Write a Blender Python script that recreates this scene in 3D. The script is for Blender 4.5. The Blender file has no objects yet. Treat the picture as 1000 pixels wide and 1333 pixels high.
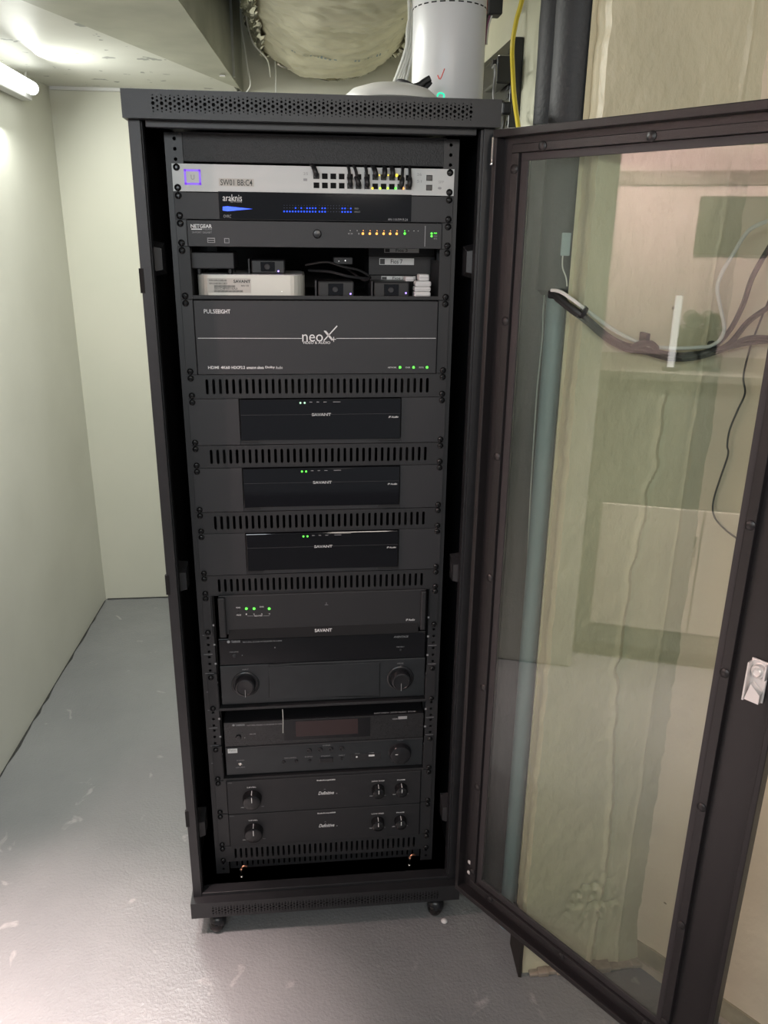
import bpy, bmesh, math, random
from mathutils import Vector, Euler, Matrix, noise
random.seed(7)
scn = bpy.context.scene
COL = scn.collection
MM = 0.001
TOP = 1650.0                     # height (mm) of the top of the 19 inch rails; all lengths below are mm
U = 44.45

# ------------------------------------------------------------ camera
CAM = Vector((-35.36, -1492.76, TOP - 154.79))
CEU = Euler((1.23718864, -0.01164159, -0.10333721), 'XYZ')
FPX = 1040.0
cam_d = bpy.data.cameras.new('camera')
cam_d.sensor_fit = 'HORIZONTAL'; cam_d.sensor_width = 36; cam_d.lens = FPX / 1000 * 36
cam_d.clip_start = 0.01
cam = bpy.data.objects.new('camera', cam_d); COL.objects.link(cam)
cam.location = CAM * MM; cam.rotation_euler = CEU
scn.camera = cam
CM = CEU.to_matrix()

def ray(u, v):
    return CM @ Vector(((u - 500) / FPX, -(v - 666.5) / FPX, -1))
def at(u, v, Y=0.0):             # point of the real plane y = Y seen at a photo pixel -> (x, z)
    d = ray(u, v); t = (Y - CAM.y) / d.y; q = CAM + d * t
    return q.x, q.z
def atx(u, v, X):
    d = ray(u, v); t = (X - CAM.x) / d.x; q = CAM + d * t
    return q.y, q.z

# ------------------------------------------------------------ world, lights, exposure
w = bpy.data.worlds.new('world'); scn.world = w; w.use_nodes = True
w.node_tree.nodes['Background'].inputs[0].default_value = (0.78, 0.84, 0.88, 1)
w.node_tree.nodes['Background'].inputs[1].default_value = 0.30
scn.view_settings.view_transform = 'Standard'
scn.view_settings.look = 'None'
scn.view_settings.gamma = 1
scn.view_settings.use_curve_mapping = False
scn.view_settings.exposure = 0.0

def area(name, loc, target, size, sy, power, color):
    l = bpy.data.lights.new(name, 'AREA'); l.shape = 'RECTANGLE'; l.size = size * MM; l.size_y = sy * MM
    l.energy = power; l.color = color
    o = bpy.data.objects.new(name, l); COL.objects.link(o)
    o.location = Vector(loc) * MM
    o.rotation_euler = (Vector(target) - Vector(loc)).to_track_quat('-Z', 'Y').to_euler()
    return o
area('rear_fill_light', (250, -2300, 1850), (200, -200, 900), 300, 300, 9, (1.0, 0.90, 0.80))  # unseen warm fill behind the camera, lifts rack front and pillar
pl = bpy.data.lights.new('alcove_lamp', 'POINT'); pl.energy = 34; pl.color = (1.0, 0.68, 0.65); pl.shadow_soft_size = 0.02
plo = bpy.data.objects.new('alcove_lamp', pl); COL.objects.link(plo); plo.location = (-1.05, -0.52, 1.775)
area('corridor_lamp', (-430, 360, 1955), (-430, 360, 0), 160, 420, 21, (0.99, 1.0, 0.94))
fl = area('added_floor_light', (-760, -640, 1955), (-760, -640, 0), 120, 120, 20, (1.0, 0.79, 0.75)); fl.data.spread = math.radians(52)  # unseen narrow light added to brighten the floor mirrored in the glass
area('cool_fill_light', (-650, -2100, 1900), (-100, 0, 900), 900, 300, 16, (0.86, 0.95, 1.0))  # unseen cool fill added to raise the ambient level
area('back_room_lamp', (560, 900, 2280), (300, 700, 1500), 300, 300, 9, (1.0, 0.96, 0.84))

# ------------------------------------------------------------ materials
MATS = {}
def mat(name, col, rough=0.5, metal=0.0, noise_scale=0, noise_amt=0.0, bump=0.0, bump_scale=200, spec=0.5, emit=None, estr=0, col2=None, coat=0):
    if name in MATS: return MATS[name]
    m = bpy.data.materials.new(name); m.use_nodes = True
    nt = m.node_tree; b = nt.nodes['Principled BSDF']
    b.inputs['Base Color'].default_value = (*col, 1); b.inputs['Roughness'].default_value = rough
    b.inputs['Metallic'].default_value = metal; b.inputs['Specular IOR Level'].default_value = spec
    if coat: b.inputs['Coat Weight'].default_value = coat; b.inputs['Coat Roughness'].default_value = 0.05
    tc = nt.nodes.new('ShaderNodeTexCoord')
    if emit:
        b.inputs['Emission Color'].default_value = (*emit, 1); b.inputs['Emission Strength'].default_value = estr
    if noise_scale:
        n = nt.nodes.new('ShaderNodeTexNoise'); n.inputs['Scale'].default_value = noise_scale; n.inputs['Detail'].default_value = 6
        nt.links.new(tc.outputs['Object'], n.inputs['Vector'])
        r = nt.nodes.new('ShaderNodeValToRGB')
        c2 = col2 if col2 else tuple(c * (1 - noise_amt) for c in col)
        r.color_ramp.elements[0].color = (*c2, 1); r.color_ramp.elements[1].color = (*col, 1)
        r.color_ramp.elements[0].position = 0.35; r.color_ramp.elements[1].position = 0.65
        nt.links.new(n.outputs['Fac'], r.inputs['Fac']); nt.links.new(r.outputs['Color'], b.inputs['Base Color'])
    if bump:
        n2 = nt.nodes.new('ShaderNodeTexNoise'); n2.inputs['Scale'].default_value = bump_scale; n2.inputs['Detail'].default_value = 4
        nt.links.new(tc.outputs['Object'], n2.inputs['Vector'])
        bp = nt.nodes.new('ShaderNodeBump'); bp.inputs['Strength'].default_value = bump; bp.inputs['Distance'].default_value = 0.001
        nt.links.new(n2.outputs['Fac'], bp.inputs['Height']); nt.links.new(bp.outputs['Normal'], b.inputs['Normal'])
    MATS[name] = m
    return m

M_BODY = mat('black_powder_coat', (0.016, 0.016, 0.018), 0.42, bump=0.25, bump_scale=900, noise_scale=30, noise_amt=0.2)
M_INNER = mat('inner_black_steel', (0.010, 0.010, 0.012), 0.45)
M_RAIL = mat('rail_steel', (0.022, 0.022, 0.024), 0.45, bump=0.2, bump_scale=700)
M_PANEL = mat('panel_textured_black', (0.026, 0.026, 0.029), 0.5, bump=0.35, bump_scale=1200)
M_FOAM = mat('vinyl_black', (0.028, 0.028, 0.030), 0.5, bump=1.0, bump_scale=450, noise_scale=700, noise_amt=0.5)
M_MATTE = mat('matte_black', (0.018, 0.018, 0.020), 0.55, bump=0.15, bump_scale=900)
M_GLOSS = mat('gloss_black', (0.005, 0.005, 0.007), 0.06)
M_SATIN = mat('satin_black', (0.014, 0.014, 0.016), 0.3)
M_BRUSH = mat('brushed_black', (0.022, 0.025, 0.028), 0.35, noise_scale=40, noise_amt=0.15)
M_RUBBER = mat('black_rubber', (0.012, 0.012, 0.013), 0.45)
M_HOLE = mat('dark_hole', (0.002, 0.002, 0.002), 0.9)
M_DOOR = mat('door_powder_coat', (0.019, 0.016, 0.017), 0.32, bump=0.3, bump_scale=900)
M_WHITEPANEL = mat('pale_grey_paint', (0.60, 0.61, 0.60), 0.45)
M_WHITE = mat('white_plastic', (0.66, 0.66, 0.66), 0.35)
M_PRINT = mat('white_print', (0.80, 0.80, 0.80), 0.5)
M_PRINTG = mat('grey_print', (0.32, 0.32, 0.33), 0.5)
M_INK = mat('dark_ink', (0.05, 0.05, 0.05), 0.6)
M_LABEL = mat('label_paper', (0.52, 0.50, 0.46), 0.6)
M_LABELW = mat('label_white', (0.70, 0.71, 0.70), 0.6)
M_ALU = mat('satin_aluminium', (0.62, 0.60, 0.54), 0.35, metal=0.35)
M_STEEL = mat('bright_steel', (0.75, 0.73, 0.70), 0.22, metal=1.0)
M_COPPER = mat('copper', (0.65, 0.32, 0.20), 0.35, metal=1.0)
M_GALV = mat('galvanised_sheet', (0.40, 0.41, 0.37), 0.5, metal=0.15, noise_scale=6, noise_amt=0.35, bump=0.1, bump_scale=30)
M_DUCTP = mat('painted_sheet', (0.44, 0.44, 0.36), 0.5, metal=0.0, noise_scale=5, noise_amt=0.22, bump=0.15, bump_scale=25)
M_FOIL = mat('crumpled_foil', (0.62, 0.60, 0.52), 0.25, metal=0.9, bump=1.0, bump_scale=60)
M_FOAMPIPE = mat('black_pipe_foam', (0.022, 0.023, 0.025), 0.6, bump=0.9, bump_scale=160)
M_BLUEPIPE = mat('blue_grey_pipe', (0.22, 0.29, 0.31), 0.4)
M_YELLOW = mat('yellow_jacket', (0.72, 0.55, 0.04), 0.4)
M_WIREW = mat('white_wire', (0.62, 0.62, 0.58), 0.45)
M_REDP = mat('red_ink', (0.75, 0.08, 0.05), 0.5)
M_GREENP = mat('green_board', (0.09, 0.12, 0.10), 0.55)
def led(name, col, s): return mat(name, (0.02, 0.02, 0.02), 0.3, emit=col, estr=s)
L_GREEN = led('led_green', (0.10, 1.0, 0.06), 2.6)
L_AMBER = led('led_amber', (1.0, 0.42, 0.08), 2.2)
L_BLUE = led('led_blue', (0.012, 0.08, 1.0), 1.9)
L_VIOLET = led('led_violet', (0.20, 0.035, 0.8), 1.0)
L_VIOLET2 = led('led_violet_bright', (0.30, 0.20, 1.0), 4)
L_YELG = led('led_yellow_green', (0.55, 1.0, 0.05), 2.0)
L_YEL = led('led_yellow', (1.0, 0.75, 0.05), 1.7)
L_TEAL = led('led_teal', (0.02, 0.9, 0.5), 1.2)
L_WHT = led('led_white', (1, 1, 1), 1.2)
L_GHOST = led('unlit_dot_glow', (0.25, 0.28, 0.45), 0.3)  # unlit dots given a faint glow of their own
L_TUBE = led('lamp_tube_glow', (0.97, 1.0, 0.94), 5)
L_RED = led('red_display_tint', (0.35, 0.02, 0.03), 0.03)

def paint(name, col, col2, scale, rough, bump, bscale, spec=0.4, stretch=(1, 1, 1), spots=None, lower=None):
    m = bpy.data.materials.new(name); m.use_nodes = True
    nt = m.node_tree; b = nt.nodes['Principled BSDF']; N = nt.nodes.new; L = nt.links.new
    b.inputs['Roughness'].default_value = rough; b.inputs['Specular IOR Level'].default_value = spec
    tc = N('ShaderNodeTexCoord'); mp = N('ShaderNodeMapping'); mp.inputs['Scale'].default_value = stretch
    L(tc.outputs['Object'], mp.inputs['Vector'])
    n = N('ShaderNodeTexNoise'); n.inputs['Scale'].default_value = scale; n.inputs['Detail'].default_value = 8
    L(mp.outputs[0], n.inputs['Vector'])
    r = N('ShaderNodeValToRGB'); r.color_ramp.elements[0].color = (*col2, 1); r.color_ramp.elements[1].color = (*col, 1)
    r.color_ramp.elements[0].position = 0.3; r.color_ramp.elements[1].position = 0.6
    L(n.outputs['Fac'], r.inputs['Fac']); out = r.outputs['Color']
    if spots:
        sp = N('ShaderNodeTexNoise'); sp.inputs['Scale'].default_value = spots[0]; sp.inputs['Detail'].default_value = 3
        L(mp.outputs[0], sp.inputs['Vector'])
        rr = N('ShaderNodeValToRGB'); rr.color_ramp.elements[0].position = spots[1]; rr.color_ramp.elements[1].position = spots[1] + 0.02
        rr.color_ramp.elements[0].color = (0, 0, 0, 1); rr.color_ramp.elements[1].color = (1, 1, 1, 1)
        L(sp.outputs['Fac'], rr.inputs['Fac'])
        mx = N('ShaderNodeMix'); mx.data_type = 'RGBA'; L(rr.outputs[0], mx.inputs[0]); L(out, mx.inputs[6]); mx.inputs[7].default_value = (*spots[2], 1)
        out = mx.outputs[2]
    L(out, b.inputs['Base Color'])
    n2 = N('ShaderNodeTexNoise'); n2.inputs['Scale'].default_value = bscale; n2.inputs['Detail'].default_value = 5
    L(mp.outputs[0], n2.inputs['Vector'])
    bp = N('ShaderNodeBump'); bp.inputs['Strength'].default_value = bump; bp.inputs['Distance'].default_value = 0.002
    L(n2.outputs['Fac'], bp.inputs['Height']); L(bp.outputs['Normal'], b.inputs['Normal'])
    return m
M_WALL = paint('cream_wall_paint', (0.64, 0.64, 0.58), (0.59, 0.59, 0.53), 3, 0.45, 0.12, 60)
M_BACK = paint('pale_back_wall', (0.60, 0.59, 0.50), (0.56, 0.56, 0.47), 2, 0.45, 0.08, 50)
M_CEIL = paint('white_ceiling_paint', (0.66, 0.66, 0.61), (0.58, 0.58, 0.53), 3, 0.5, 0.15, 40, spots=(18, 0.665, (0.30, 0.31, 0.29)))
M_PLAS = paint('rough_cream_plaster', (0.60, 0.54, 0.38), (0.51, 0.46, 0.32), 5, 0.42, 1.0, 95, stretch=(1, 1, 0.6), spots=(22, 0.75, (0.22, 0.19, 0.13)))
M_RWALL = paint('right_wall_paint', (0.68, 0.58, 0.44), (0.60, 0.51, 0.38), 4, 0.45, 0.5, 70, spots=(26, 0.74, (0.24, 0.20, 0.14)))
M_DUCTWRAP = paint('insulation_jacket', (0.78, 0.73, 0.56), (0.60, 0.56, 0.42), 7, 0.3, 0.8, 22, spots=(9, 0.72, (0.20, 0.18, 0.12)))
M_RUST = paint('dirty_base_trim', (0.36, 0.31, 0.25), (0.16, 0.12, 0.09), 14, 0.6, 0.8, 80)

def floor_mat():
    m = bpy.data.materials.new('grey_floor_paint'); m.use_nodes = True
    nt = m.node_tree; b = nt.nodes['Principled BSDF']; N = nt.nodes.new; L = nt.links.new
    tc = N('ShaderNodeTexCoord')
    n = N('ShaderNodeTexNoise'); n.inputs['Scale'].default_value = 2.5; n.inputs['Detail'].default_value = 7
    L(tc.outputs['Object'], n.inputs['Vector'])
    r = N('ShaderNodeValToRGB'); r.color_ramp.elements[0].position = 0.3; r.color_ramp.elements[1].position = 0.7
    r.color_ramp.elements[0].color = (0.175, 0.180, 0.185, 1); r.color_ramp.elements[1].color = (0.215, 0.220, 0.222, 1)
    L(n.outputs['Fac'], r.inputs['Fac'])
    # pale scuffs and drips
    s = N('ShaderNodeTexNoise'); s.inputs['Scale'].default_value = 13; s.inputs['Detail'].default_value = 9; s.inputs['Distortion'].default_value = 0.6
    L(tc.outputs['Object'], s.inputs['Vector'])
    rs = N('ShaderNodeValToRGB'); rs.color_ramp.elements[0].position = 0.66; rs.color_ramp.elements[1].position = 0.72
    L(s.outputs['Fac'], rs.inputs['Fac'])
    mul = N('ShaderNodeMath'); mul.operation = 'MULTIPLY'; mul.inputs[1].default_value = 0.35; L(rs.outputs[0], mul.inputs[0])
    mx = N('ShaderNodeMix'); mx.data_type = 'RGBA'; L(mul.outputs[0], mx.inputs[0]); L(r.outputs[0], mx.inputs[6]); mx.inputs[7].default_value = (0.45, 0.44, 0.42, 1)
    L(mx.outputs[2], b.inputs['Base Color'])
    b.inputs['Roughness'].default_value = 0.17
    n2 = N('ShaderNodeTexNoise'); n2.inputs['Scale'].default_value = 150; n2.inputs['Detail'].default_value = 3
    n3 = N('ShaderNodeTexNoise'); n3.inputs['Scale'].default_value = 14; n3.inputs['Detail'].default_value = 5
    L(tc.outputs['Object'], n2.inputs['Vector']); L(tc.outputs['Object'], n3.inputs['Vector'])
    a = N('ShaderNodeMath'); a.operation = 'MULTIPLY_ADD'; a.inputs[1].default_value = 2.0; L(n3.outputs['Fac'], a.inputs[0]); L(n2.outputs['Fac'], a.inputs[2])
    bp = N('ShaderNodeBump'); bp.inputs['Strength'].default_value = 1.0; bp.inputs['Distance'].default_value = 0.0018
    L(a.outputs[0], bp.inputs['Height']); L(bp.outputs['Normal'], b.inputs['Normal'])
    return m
M_FLOOR = floor_mat()

def glass_mat():
    m = bpy.data.materials.new('tempered_glass'); m.use_nodes = True
    nt = m.node_tree; N = nt.nodes.new; L = nt.links.new
    for n in list(nt.nodes):
        if n.type == 'BSDF_PRINCIPLED': nt.nodes.remove(n)
    out = [n for n in nt.nodes if n.type == 'OUTPUT_MATERIAL'][0]
    t = N('ShaderNodeBsdfTransparent'); t.inputs[0].default_value = (0.89, 0.925, 0.90, 1)
    g = N('ShaderNodeBsdfGlossy'); g.inputs['Roughness'].default_value = 0.0; g.inputs[0].default_value = (1, 1, 1, 1)
    f = N('ShaderNodeFresnel')
    ge = N('ShaderNodeNewGeometry'); mi = N('ShaderNodeMix'); mi.inputs[2].default_value = 1.62; mi.inputs[3].default_value = 1 / 1.62   # same reflectance on both faces
    L(ge.outputs['Backfacing'], mi.inputs[0]); L(mi.outputs[0], f.inputs['IOR'])
    mx = N('ShaderNodeMixShader'); L(f.outputs[0], mx.inputs[0]); L(t.outputs[0], mx.inputs[1]); L(g.outputs[0], mx.inputs[2])
    L(mx.outputs[0], out.inputs['Surface'])
    return m
M_GLASS = glass_mat()

# ------------------------------------------------------------ mesh builder (mm)
class MB:
    def __init__(s): s.v = []; s.f = []; s.sm = []
    def add(s, vs, fs, smooth=False):
        o = len(s.v); s.v += [tuple(q) for q in vs]
        for f in fs: s.f.append(tuple(i + o for i in f)); s.sm.append(smooth)
        return s
    def box(s, x0, x1, y0, y1, z0, z1, c=0.0):
        x0, x1 = min(x0, x1), max(x0, x1); y0, y1 = min(y0, y1), max(y0, y1); z0, z1 = min(z0, z1), max(z0, z1)
        c = min(c, (x1 - x0) * .45, (y1 - y0) * .45, (z1 - z0) * .45)
        if c <= 0:
            vs = [(x, y, z) for x in (x0, x1) for y in (y0, y1) for z in (z0, z1)]
            return s.add(vs, [(0, 1, 3, 2), (4, 6, 7, 5), (0, 4, 5, 1), (2, 3, 7, 6), (0, 2, 6, 4), (1, 5, 7, 3)])
        bm = bmesh.new(); bmesh.ops.create_cube(bm, size=1)
        for q in bm.verts: q.co = Vector(((x0 + x1) / 2 + q.co.x * (x1 - x0), (y0 + y1) / 2 + q.co.y * (y1 - y0), (z0 + z1) / 2 + q.co.z * (z1 - z0)))
        bmesh.ops.bevel(bm, geom=list(bm.edges), offset=c, segments=2, profile=0.5, affect='EDGES')
        bm.verts.index_update()
        s.add([tuple(q.co) for q in bm.verts], [[q.index for q in f.verts] for f in bm.faces]); bm.free()
        return s
    def prism(s, poly, z0, z1):           # polygon in xy extruded in z
        n = len(poly); vs = [(x, y, z0) for x, y in poly] + [(x, y, z1) for x, y in poly]
        return s.add(vs, [tuple(range(n))[::-1], tuple(range(n, 2 * n))] + [(i, (i + 1) % n, n + (i + 1) % n, n + i) for i in range(n)])
    def slab(s, poly, y0, y1):            # polygon in xz extruded in y
        n = len(poly); vs = [(x, y0, z) for x, z in poly] + [(x, y1, z) for x, z in poly]
        return s.add(vs, [tuple(range(n)), tuple(range(n, 2 * n))[::-1]] + [(i, n + i, n + (i + 1) % n, (i + 1) % n) for i in range(n)])
    def lathe(s, prof, origin, axis=(0, 0, 1), n=16):   # prof: (r, h) along axis
        a = Vector(axis).normalized(); R = Vector((0, 0, 1)).rotation_difference(a).to_matrix(); o = Vector(origin)
        vs = []
        for r, h in prof:
            for k in range(n):
                t = 2 * math.pi * k / n
                vs.append(o + R @ Vector((r * math.cos(t), r * math.sin(t), h)))
        fs = []
        for j in range(len(prof) - 1):
            for k in range(n):
                fs.append((j * n + k, j * n + (k + 1) % n, (j + 1) * n + (k + 1) % n, (j + 1) * n + k))
        fs.append(tuple(range(n))[::-1]); fs.append(tuple(range((len(prof) - 1) * n, len(prof) * n)))
        return s.add(vs, fs, True)
    def cyl(s, a, b, r, n=12):
        a = Vector(a); b = Vector(b); return s.lathe([(r, 0), (r, (b - a).length)], a, b - a, n)
    def tube(s, pts, r, n=8, sub=6):
        P = [Vector(q) for q in pts]
        if sub > 1 and len(P) > 2:
            Q = []
            for i in range(len(P) - 1):
                p0 = P[max(i - 1, 0)]; p1 = P[i]; p2 = P[i + 1]; p3 = P[min(i + 2, len(P) - 1)]
                for k in range(sub):
                    t = k / sub
                    Q.append(0.5 * ((2 * p1) + (p2 - p0) * t + (2 * p0 - 5 * p1 + 4 * p2 - p3) * t * t + (3 * p1 - p0 - 3 * p2 + p3) * t ** 3))
            Q.append(P[-1]); P = Q
        up = Vector((0.13, 0.21, 0.97)); vs = []
        for i, q in enumerate(P):
            d = (P[min(i + 1, len(P) - 1)] - P[max(i - 1, 0)]).normalized()
            sx = d.cross(up)
            if sx.length < 1e-3: sx = d.cross(Vector((1, 0, 0)))
            sx.normalize(); up = sx.cross(d).normalized()
            for k in range(n):
                t = 2 * math.pi * k / n; vs.append(q + sx * (r * math.cos(t)) + up * (r * math.sin(t)))
        fs = [(i * n + k, i * n + (k + 1) % n, (i + 1) * n + (k + 1) % n, (i + 1) * n + k) for i in range(len(P) - 1) for k in range(n)]
        fs.append(tuple(range(n))[::-1]); fs.append(tuple(range((len(P) - 1) * n, len(P) * n)))
        return s.add(vs, fs, True)
    def xf(s, fn): s.v = [tuple(fn(Vector(q))) for q in s.v]; return s
    def build(s, name, material, parent=None, origin=None):
        bm = bmesh.new()
        o = Vector(origin) if origin is not None else (Vector(parent['_o']) if parent is not None else Vector((0, 0, 0)))
        vs = [bm.verts.new((Vector(q) - o) * MM) for q in s.v]
        for f, sm in zip(s.f, s.sm):
            try: fc = bm.faces.new([vs[i] for i in f]); fc.smooth = sm
            except ValueError: pass
        bmesh.ops.recalc_face_normals(bm, faces=bm.faces)
        me = bpy.data.meshes.new(name); bm.to_mesh(me); bm.free(); me.materials.append(material)
        ob = bpy.data.objects.new(name, me); COL.objects.link(ob)
        if any(s.sm):
            for e in me.edges: pass
            try: me.set_sharp_from_angle(angle=math.radians(38))
            except Exception: pass
        if parent is not None:
            ob.parent = parent; ob['_o'] = tuple(o)
            if origin is not None: ob.location = (o - Vector(parent['_o'])) * MM
        else:
            ob['_o'] = tuple(o); ob.location = o * MM
        return ob

def tag(o, label=None, cat=None, group=None, kind=None):
    if label: o['label'] = label
    if cat: o['category'] = cat
    if group: o['group'] = group
    if kind: o['kind'] = kind
    return o
def thing(name, label, cat, loc, group=None):
    o = bpy.data.objects.new(name, None); COL.objects.link(o); o.location = Vector(loc) * MM; o['_o'] = tuple(loc)
    o.empty_display_size = 0.02
    return tag(o, label, cat, group)
def kids(o): return [c for c in bpy.data.objects if c.parent == o]
def copy_tree(o, dz, label, parent=None):
    c = o.copy(); COL.objects.link(c)
    if parent is None: c.location.z += dz * MM; c['label'] = label
    else: c.parent = parent
    for ch in kids(o): copy_tree(ch, 0, None, c)
    return c
def B(x0, x1, y0, y1, z0, z1, c=0.0): return MB().box(x0, x1, y0, y1, z0, z1, c)

def cellpanel(cols, x0, x1, z0, z1, y, th):
    """plate in the xz plane with real holes. cols: list of (xa, xb, [ (cx, cz, pts) ...]) ; pts = outline offsets (ccw)"""
    mb = MB(); px = x0
    def quad(a, b, c, d):
        if b - a > 1e-6 and d - c > 1e-6: mb.add([(a, y, c), (b, y, c), (b, y, d), (a, y, d)], [(0, 1, 2, 3)])
    for xa, xb, holes in cols:
        quad(px, xa, z0, z1); px = xb
        pz = z0; holes = sorted(holes, key=lambda h: h[1])
        for i, (cx, cz, pts) in enumerate(holes):
            h = max(abs(q[1]) for q in pts)
            top = z1 if i == len(holes) - 1 else (cz + h + holes[i + 1][1] - max(abs(q[1]) for q in holes[i + 1][2])) / 2
            n = len(pts); P = [(cx + a, cz + b) for a, b in pts]
            outer = []
            for a, b in P:       # project each outline point on the cell border
                dx, dz = a - cx, b - cz
                t = 1e9
                if dx > 1e-9: t = min(t, (xb - cx) / dx)
                if dx < -1e-9: t = min(t, (xa - cx) / dx)
                if dz > 1e-9: t = min(t, (top - cz) / dz)
                if dz < -1e-9: t = min(t, (pz - cz) / dz)
                outer.append([cx + dx * t, cz + dz * t])
            for cxr, czr in ((xa, pz), (xb, pz), (xb, top), (xa, top)):   # snap nearest to corners
                j = min(range(n), key=lambda k: abs(math.atan2(P[k][1] - cz, P[k][0] - cx) - math.atan2(czr - cz, cxr - cx)))
                outer[j] = [cxr, czr]
            vs = [(a, y, b) for a, b in P] + [(a, y, b) for a, b in outer] + [(a, y + th, b) for a, b in P]
            fs = [(i2, (i2 + 1) % n, n + (i2 + 1) % n, n + i2) for i2 in range(n)] + [(i2, 2 * n + i2, 2 * n + (i2 + 1) % n, (i2 + 1) % n) for i2 in range(n)]
            mb.add(vs, fs); pz = top
    quad(px, x1, z0, z1)
    for a, b, c, d in (((x0, z0), (x1, z0), 0, 0), ((x1, z0), (x1, z1), 0, 0), ((x1, z1), (x0, z1), 0, 0), ((x0, z1), (x0, z0), 0, 0)):
        mb.add([(a[0], y, a[1]), (b[0], y, b[1]), (b[0], y + th, b[1]), (a[0], y + th, a[1])], [(0, 1, 2, 3)])
    return mb
def circ(r, n=8): return [(r * math.cos(2 * math.pi * (k + .5) / n), r * math.sin(2 * math.pi * (k + .5) / n)) for k in range(n)]
def slotpts(w, h):
    r = w / 2; a = h / 2 - r
    return [(r, -a), (r, a), (r * .7, a + r * .7), (0, a + r), (-r * .7, a + r * .7), (-r, a), (-r, -a), (-r * .7, -a - r * .7), (0, -a - r), (r * .7, -a - r * .7)]

def txt(s, x0, x1, zc, h, y, material, parent, name='lettering', bold=0.0, shear=0.0, mx=None):
    cu = bpy.data.curves.new('t', 'FONT'); cu.body = s; cu.size = 1; cu.extrude = 0.0; cu.offset = bold; cu.shear = shear; cu.resolution_u = 3
    o = bpy.data.objects.new('t', cu); COL.objects.link(o)
    dg = bpy.context.evaluated_depsgraph_get(); dg.update()
    me = bpy.data.meshes.new_from_object(o.evaluated_get(dg)); bpy.data.objects.remove(o); bpy.data.curves.remove(cu)
    xs = [q.co.x for q in me.vertices]; ys = [q.co.y for q in me.vertices]
    ax, bx, ay, by = min(xs), max(xs), min(ys), max(ys)
    po = Vector(parent['_o'])
    for q in me.vertices:
        p = Vector((x0 + (q.co.x - ax) / (bx - ax) * (x1 - x0), y - 0.15, zc + ((q.co.y - ay) / (by - ay) - .5) * h))
        if mx: p = mx(p)
        q.co = (p - po) * MM
    me.materials.clear(); me.materials.append(material)
    ob = bpy.data.objects.new(name, me); COL.objects.link(ob); ob.parent = parent; ob['_o'] = tuple(po)
    return ob
def ptxt(s, u0, u1, v, hpx, Y, material, parent, **k):
    x0, z = at(u0, v, Y); x1, z2 = at(u1, v, Y); sc = (x1 - x0) / (u1 - u0)
    return txt(s, x0, x1, (z + z2) / 2, hpx * sc * 1.03, Y, material, parent, **k)
def pbox(u0, v0, u1, v1, Y, th, material, parent, name, c=0.0):
    xa, za = at(u0, (v0 + v1) / 2, Y); xb, _ = at(u1, (v0 + v1) / 2, Y); _, zt = at((u0 + u1) / 2, v0, Y); _, zb = at((u0 + u1) / 2, v1, Y)
    return B(xa, xb, Y - th, Y + 0.5, zb, zt, c).build(name, material, parent)
_screw = None
def screw(parent, x, z, y=-4.0):
    global _screw
    if _screw is None:
        m = MB().lathe([(5.8, 0), (5.8, 1.2), (5.0, 2.8), (3.2, 4.0), (2.6, 4.1), (2.0, 2.6)], (0, 0, 0), (0, -1, 0), 14)
        _screw = m.build('screw', mat('black_screw', (0.012, 0.012, 0.013), 0.22, metal=0.3), None)
        me = _screw.data; bpy.data.objects.remove(_screw); _screw = me
    o = bpy.data.objects.new('screw', _screw); COL.objects.link(o); o.parent = parent
    o.location = (Vector((x, y, z)) - Vector(parent['_o'])) * MM; o.rotation_euler = (0, random.uniform(0, 6), 0)
    return o
_leds = {}
def dot(parent, x, z, y, material, r=1.5, name='indicator_light'):
    k = (material.name, r)
    if k not in _leds:
        o = MB().lathe([(r, 0), (r, .4), (r * .6, .9), (r * .1, 1.05)], (0, 0, 0), (0, -1, 0), 8).build(name, material, None)
        _leds[k] = o.data; bpy.data.objects.remove(o)
    o = bpy.data.objects.new(name, _leds[k]); COL.objects.link(o); o.parent = parent
    o.location = (Vector((x, y, z)) - Vector(parent['_o'])) * MM
    return o
def pdot(parent, u, v, Y, material, r=1.5, name='indicator_light'):
    x, z = at(u, v, Y); return dot(parent, x, z, Y, material, r, name)

# ============================================================ ROOM SHELL
def struct(mb, name, m): return tag(mb.build(name, m), kind='structure')
def grid(u0, u1, v0, v1, nu, nv, fn):
    mb = MB(); vs = []
    for j in range(nv + 1):
        for i in range(nu + 1): vs.append(fn(u0 + (u1 - u0) * i / nu, v0 + (v1 - v0) * j / nv))
    fs = [(j * (nu + 1) + i, j * (nu + 1) + i + 1, (j + 1) * (nu + 1) + i + 1, (j + 1) * (nu + 1) + i) for j in range(nv) for i in range(nu)]
    return mb.add(vs, fs, True)

BY = 1742.0
CZ = TOP + 322
struct(B(-1250, 1300, -3200, 1800, -60, 0), 'floor', M_FLOOR)
def lwx(y): return -887 - (BY - y) * 0.0330
AY0, AY1, AXB = -306.0, -1500.0, -1520.0       # an alcove opens in the left wall beside the camera; it is seen mirrored in the door glass
mb = MB().prism([(lwx(BY + 60), BY + 60), (lwx(AY0), AY0), (lwx(AY0) - 120, AY0), (lwx(BY) - 120, BY + 60)], 0, 2600)
mb.prism([(lwx(AY1), AY1), (lwx(-3200), -3200), (lwx(-3200) - 120, -3200), (lwx(AY1) - 120, AY1)], 0, 2600)
mb.prism([(lwx(AY0), AY0), (lwx(AY1), AY1), (lwx(AY1) - 40, AY1), (lwx(AY0) - 40, AY0)], TOP + 107, 2600)  # lintel, lower edge and thickness set to cut the alcove lamp's upward light
struct(mb, 'wall_left', M_WALL)
M_BOARD = mat('white_alcove_paint', (0.80, 0.77, 0.75), 0.45)
struct(B(AXB - 60, AXB, AY1 - 60, AY0 + 60, 0, 2400), 'wall_alcove', M_BOARD)
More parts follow.
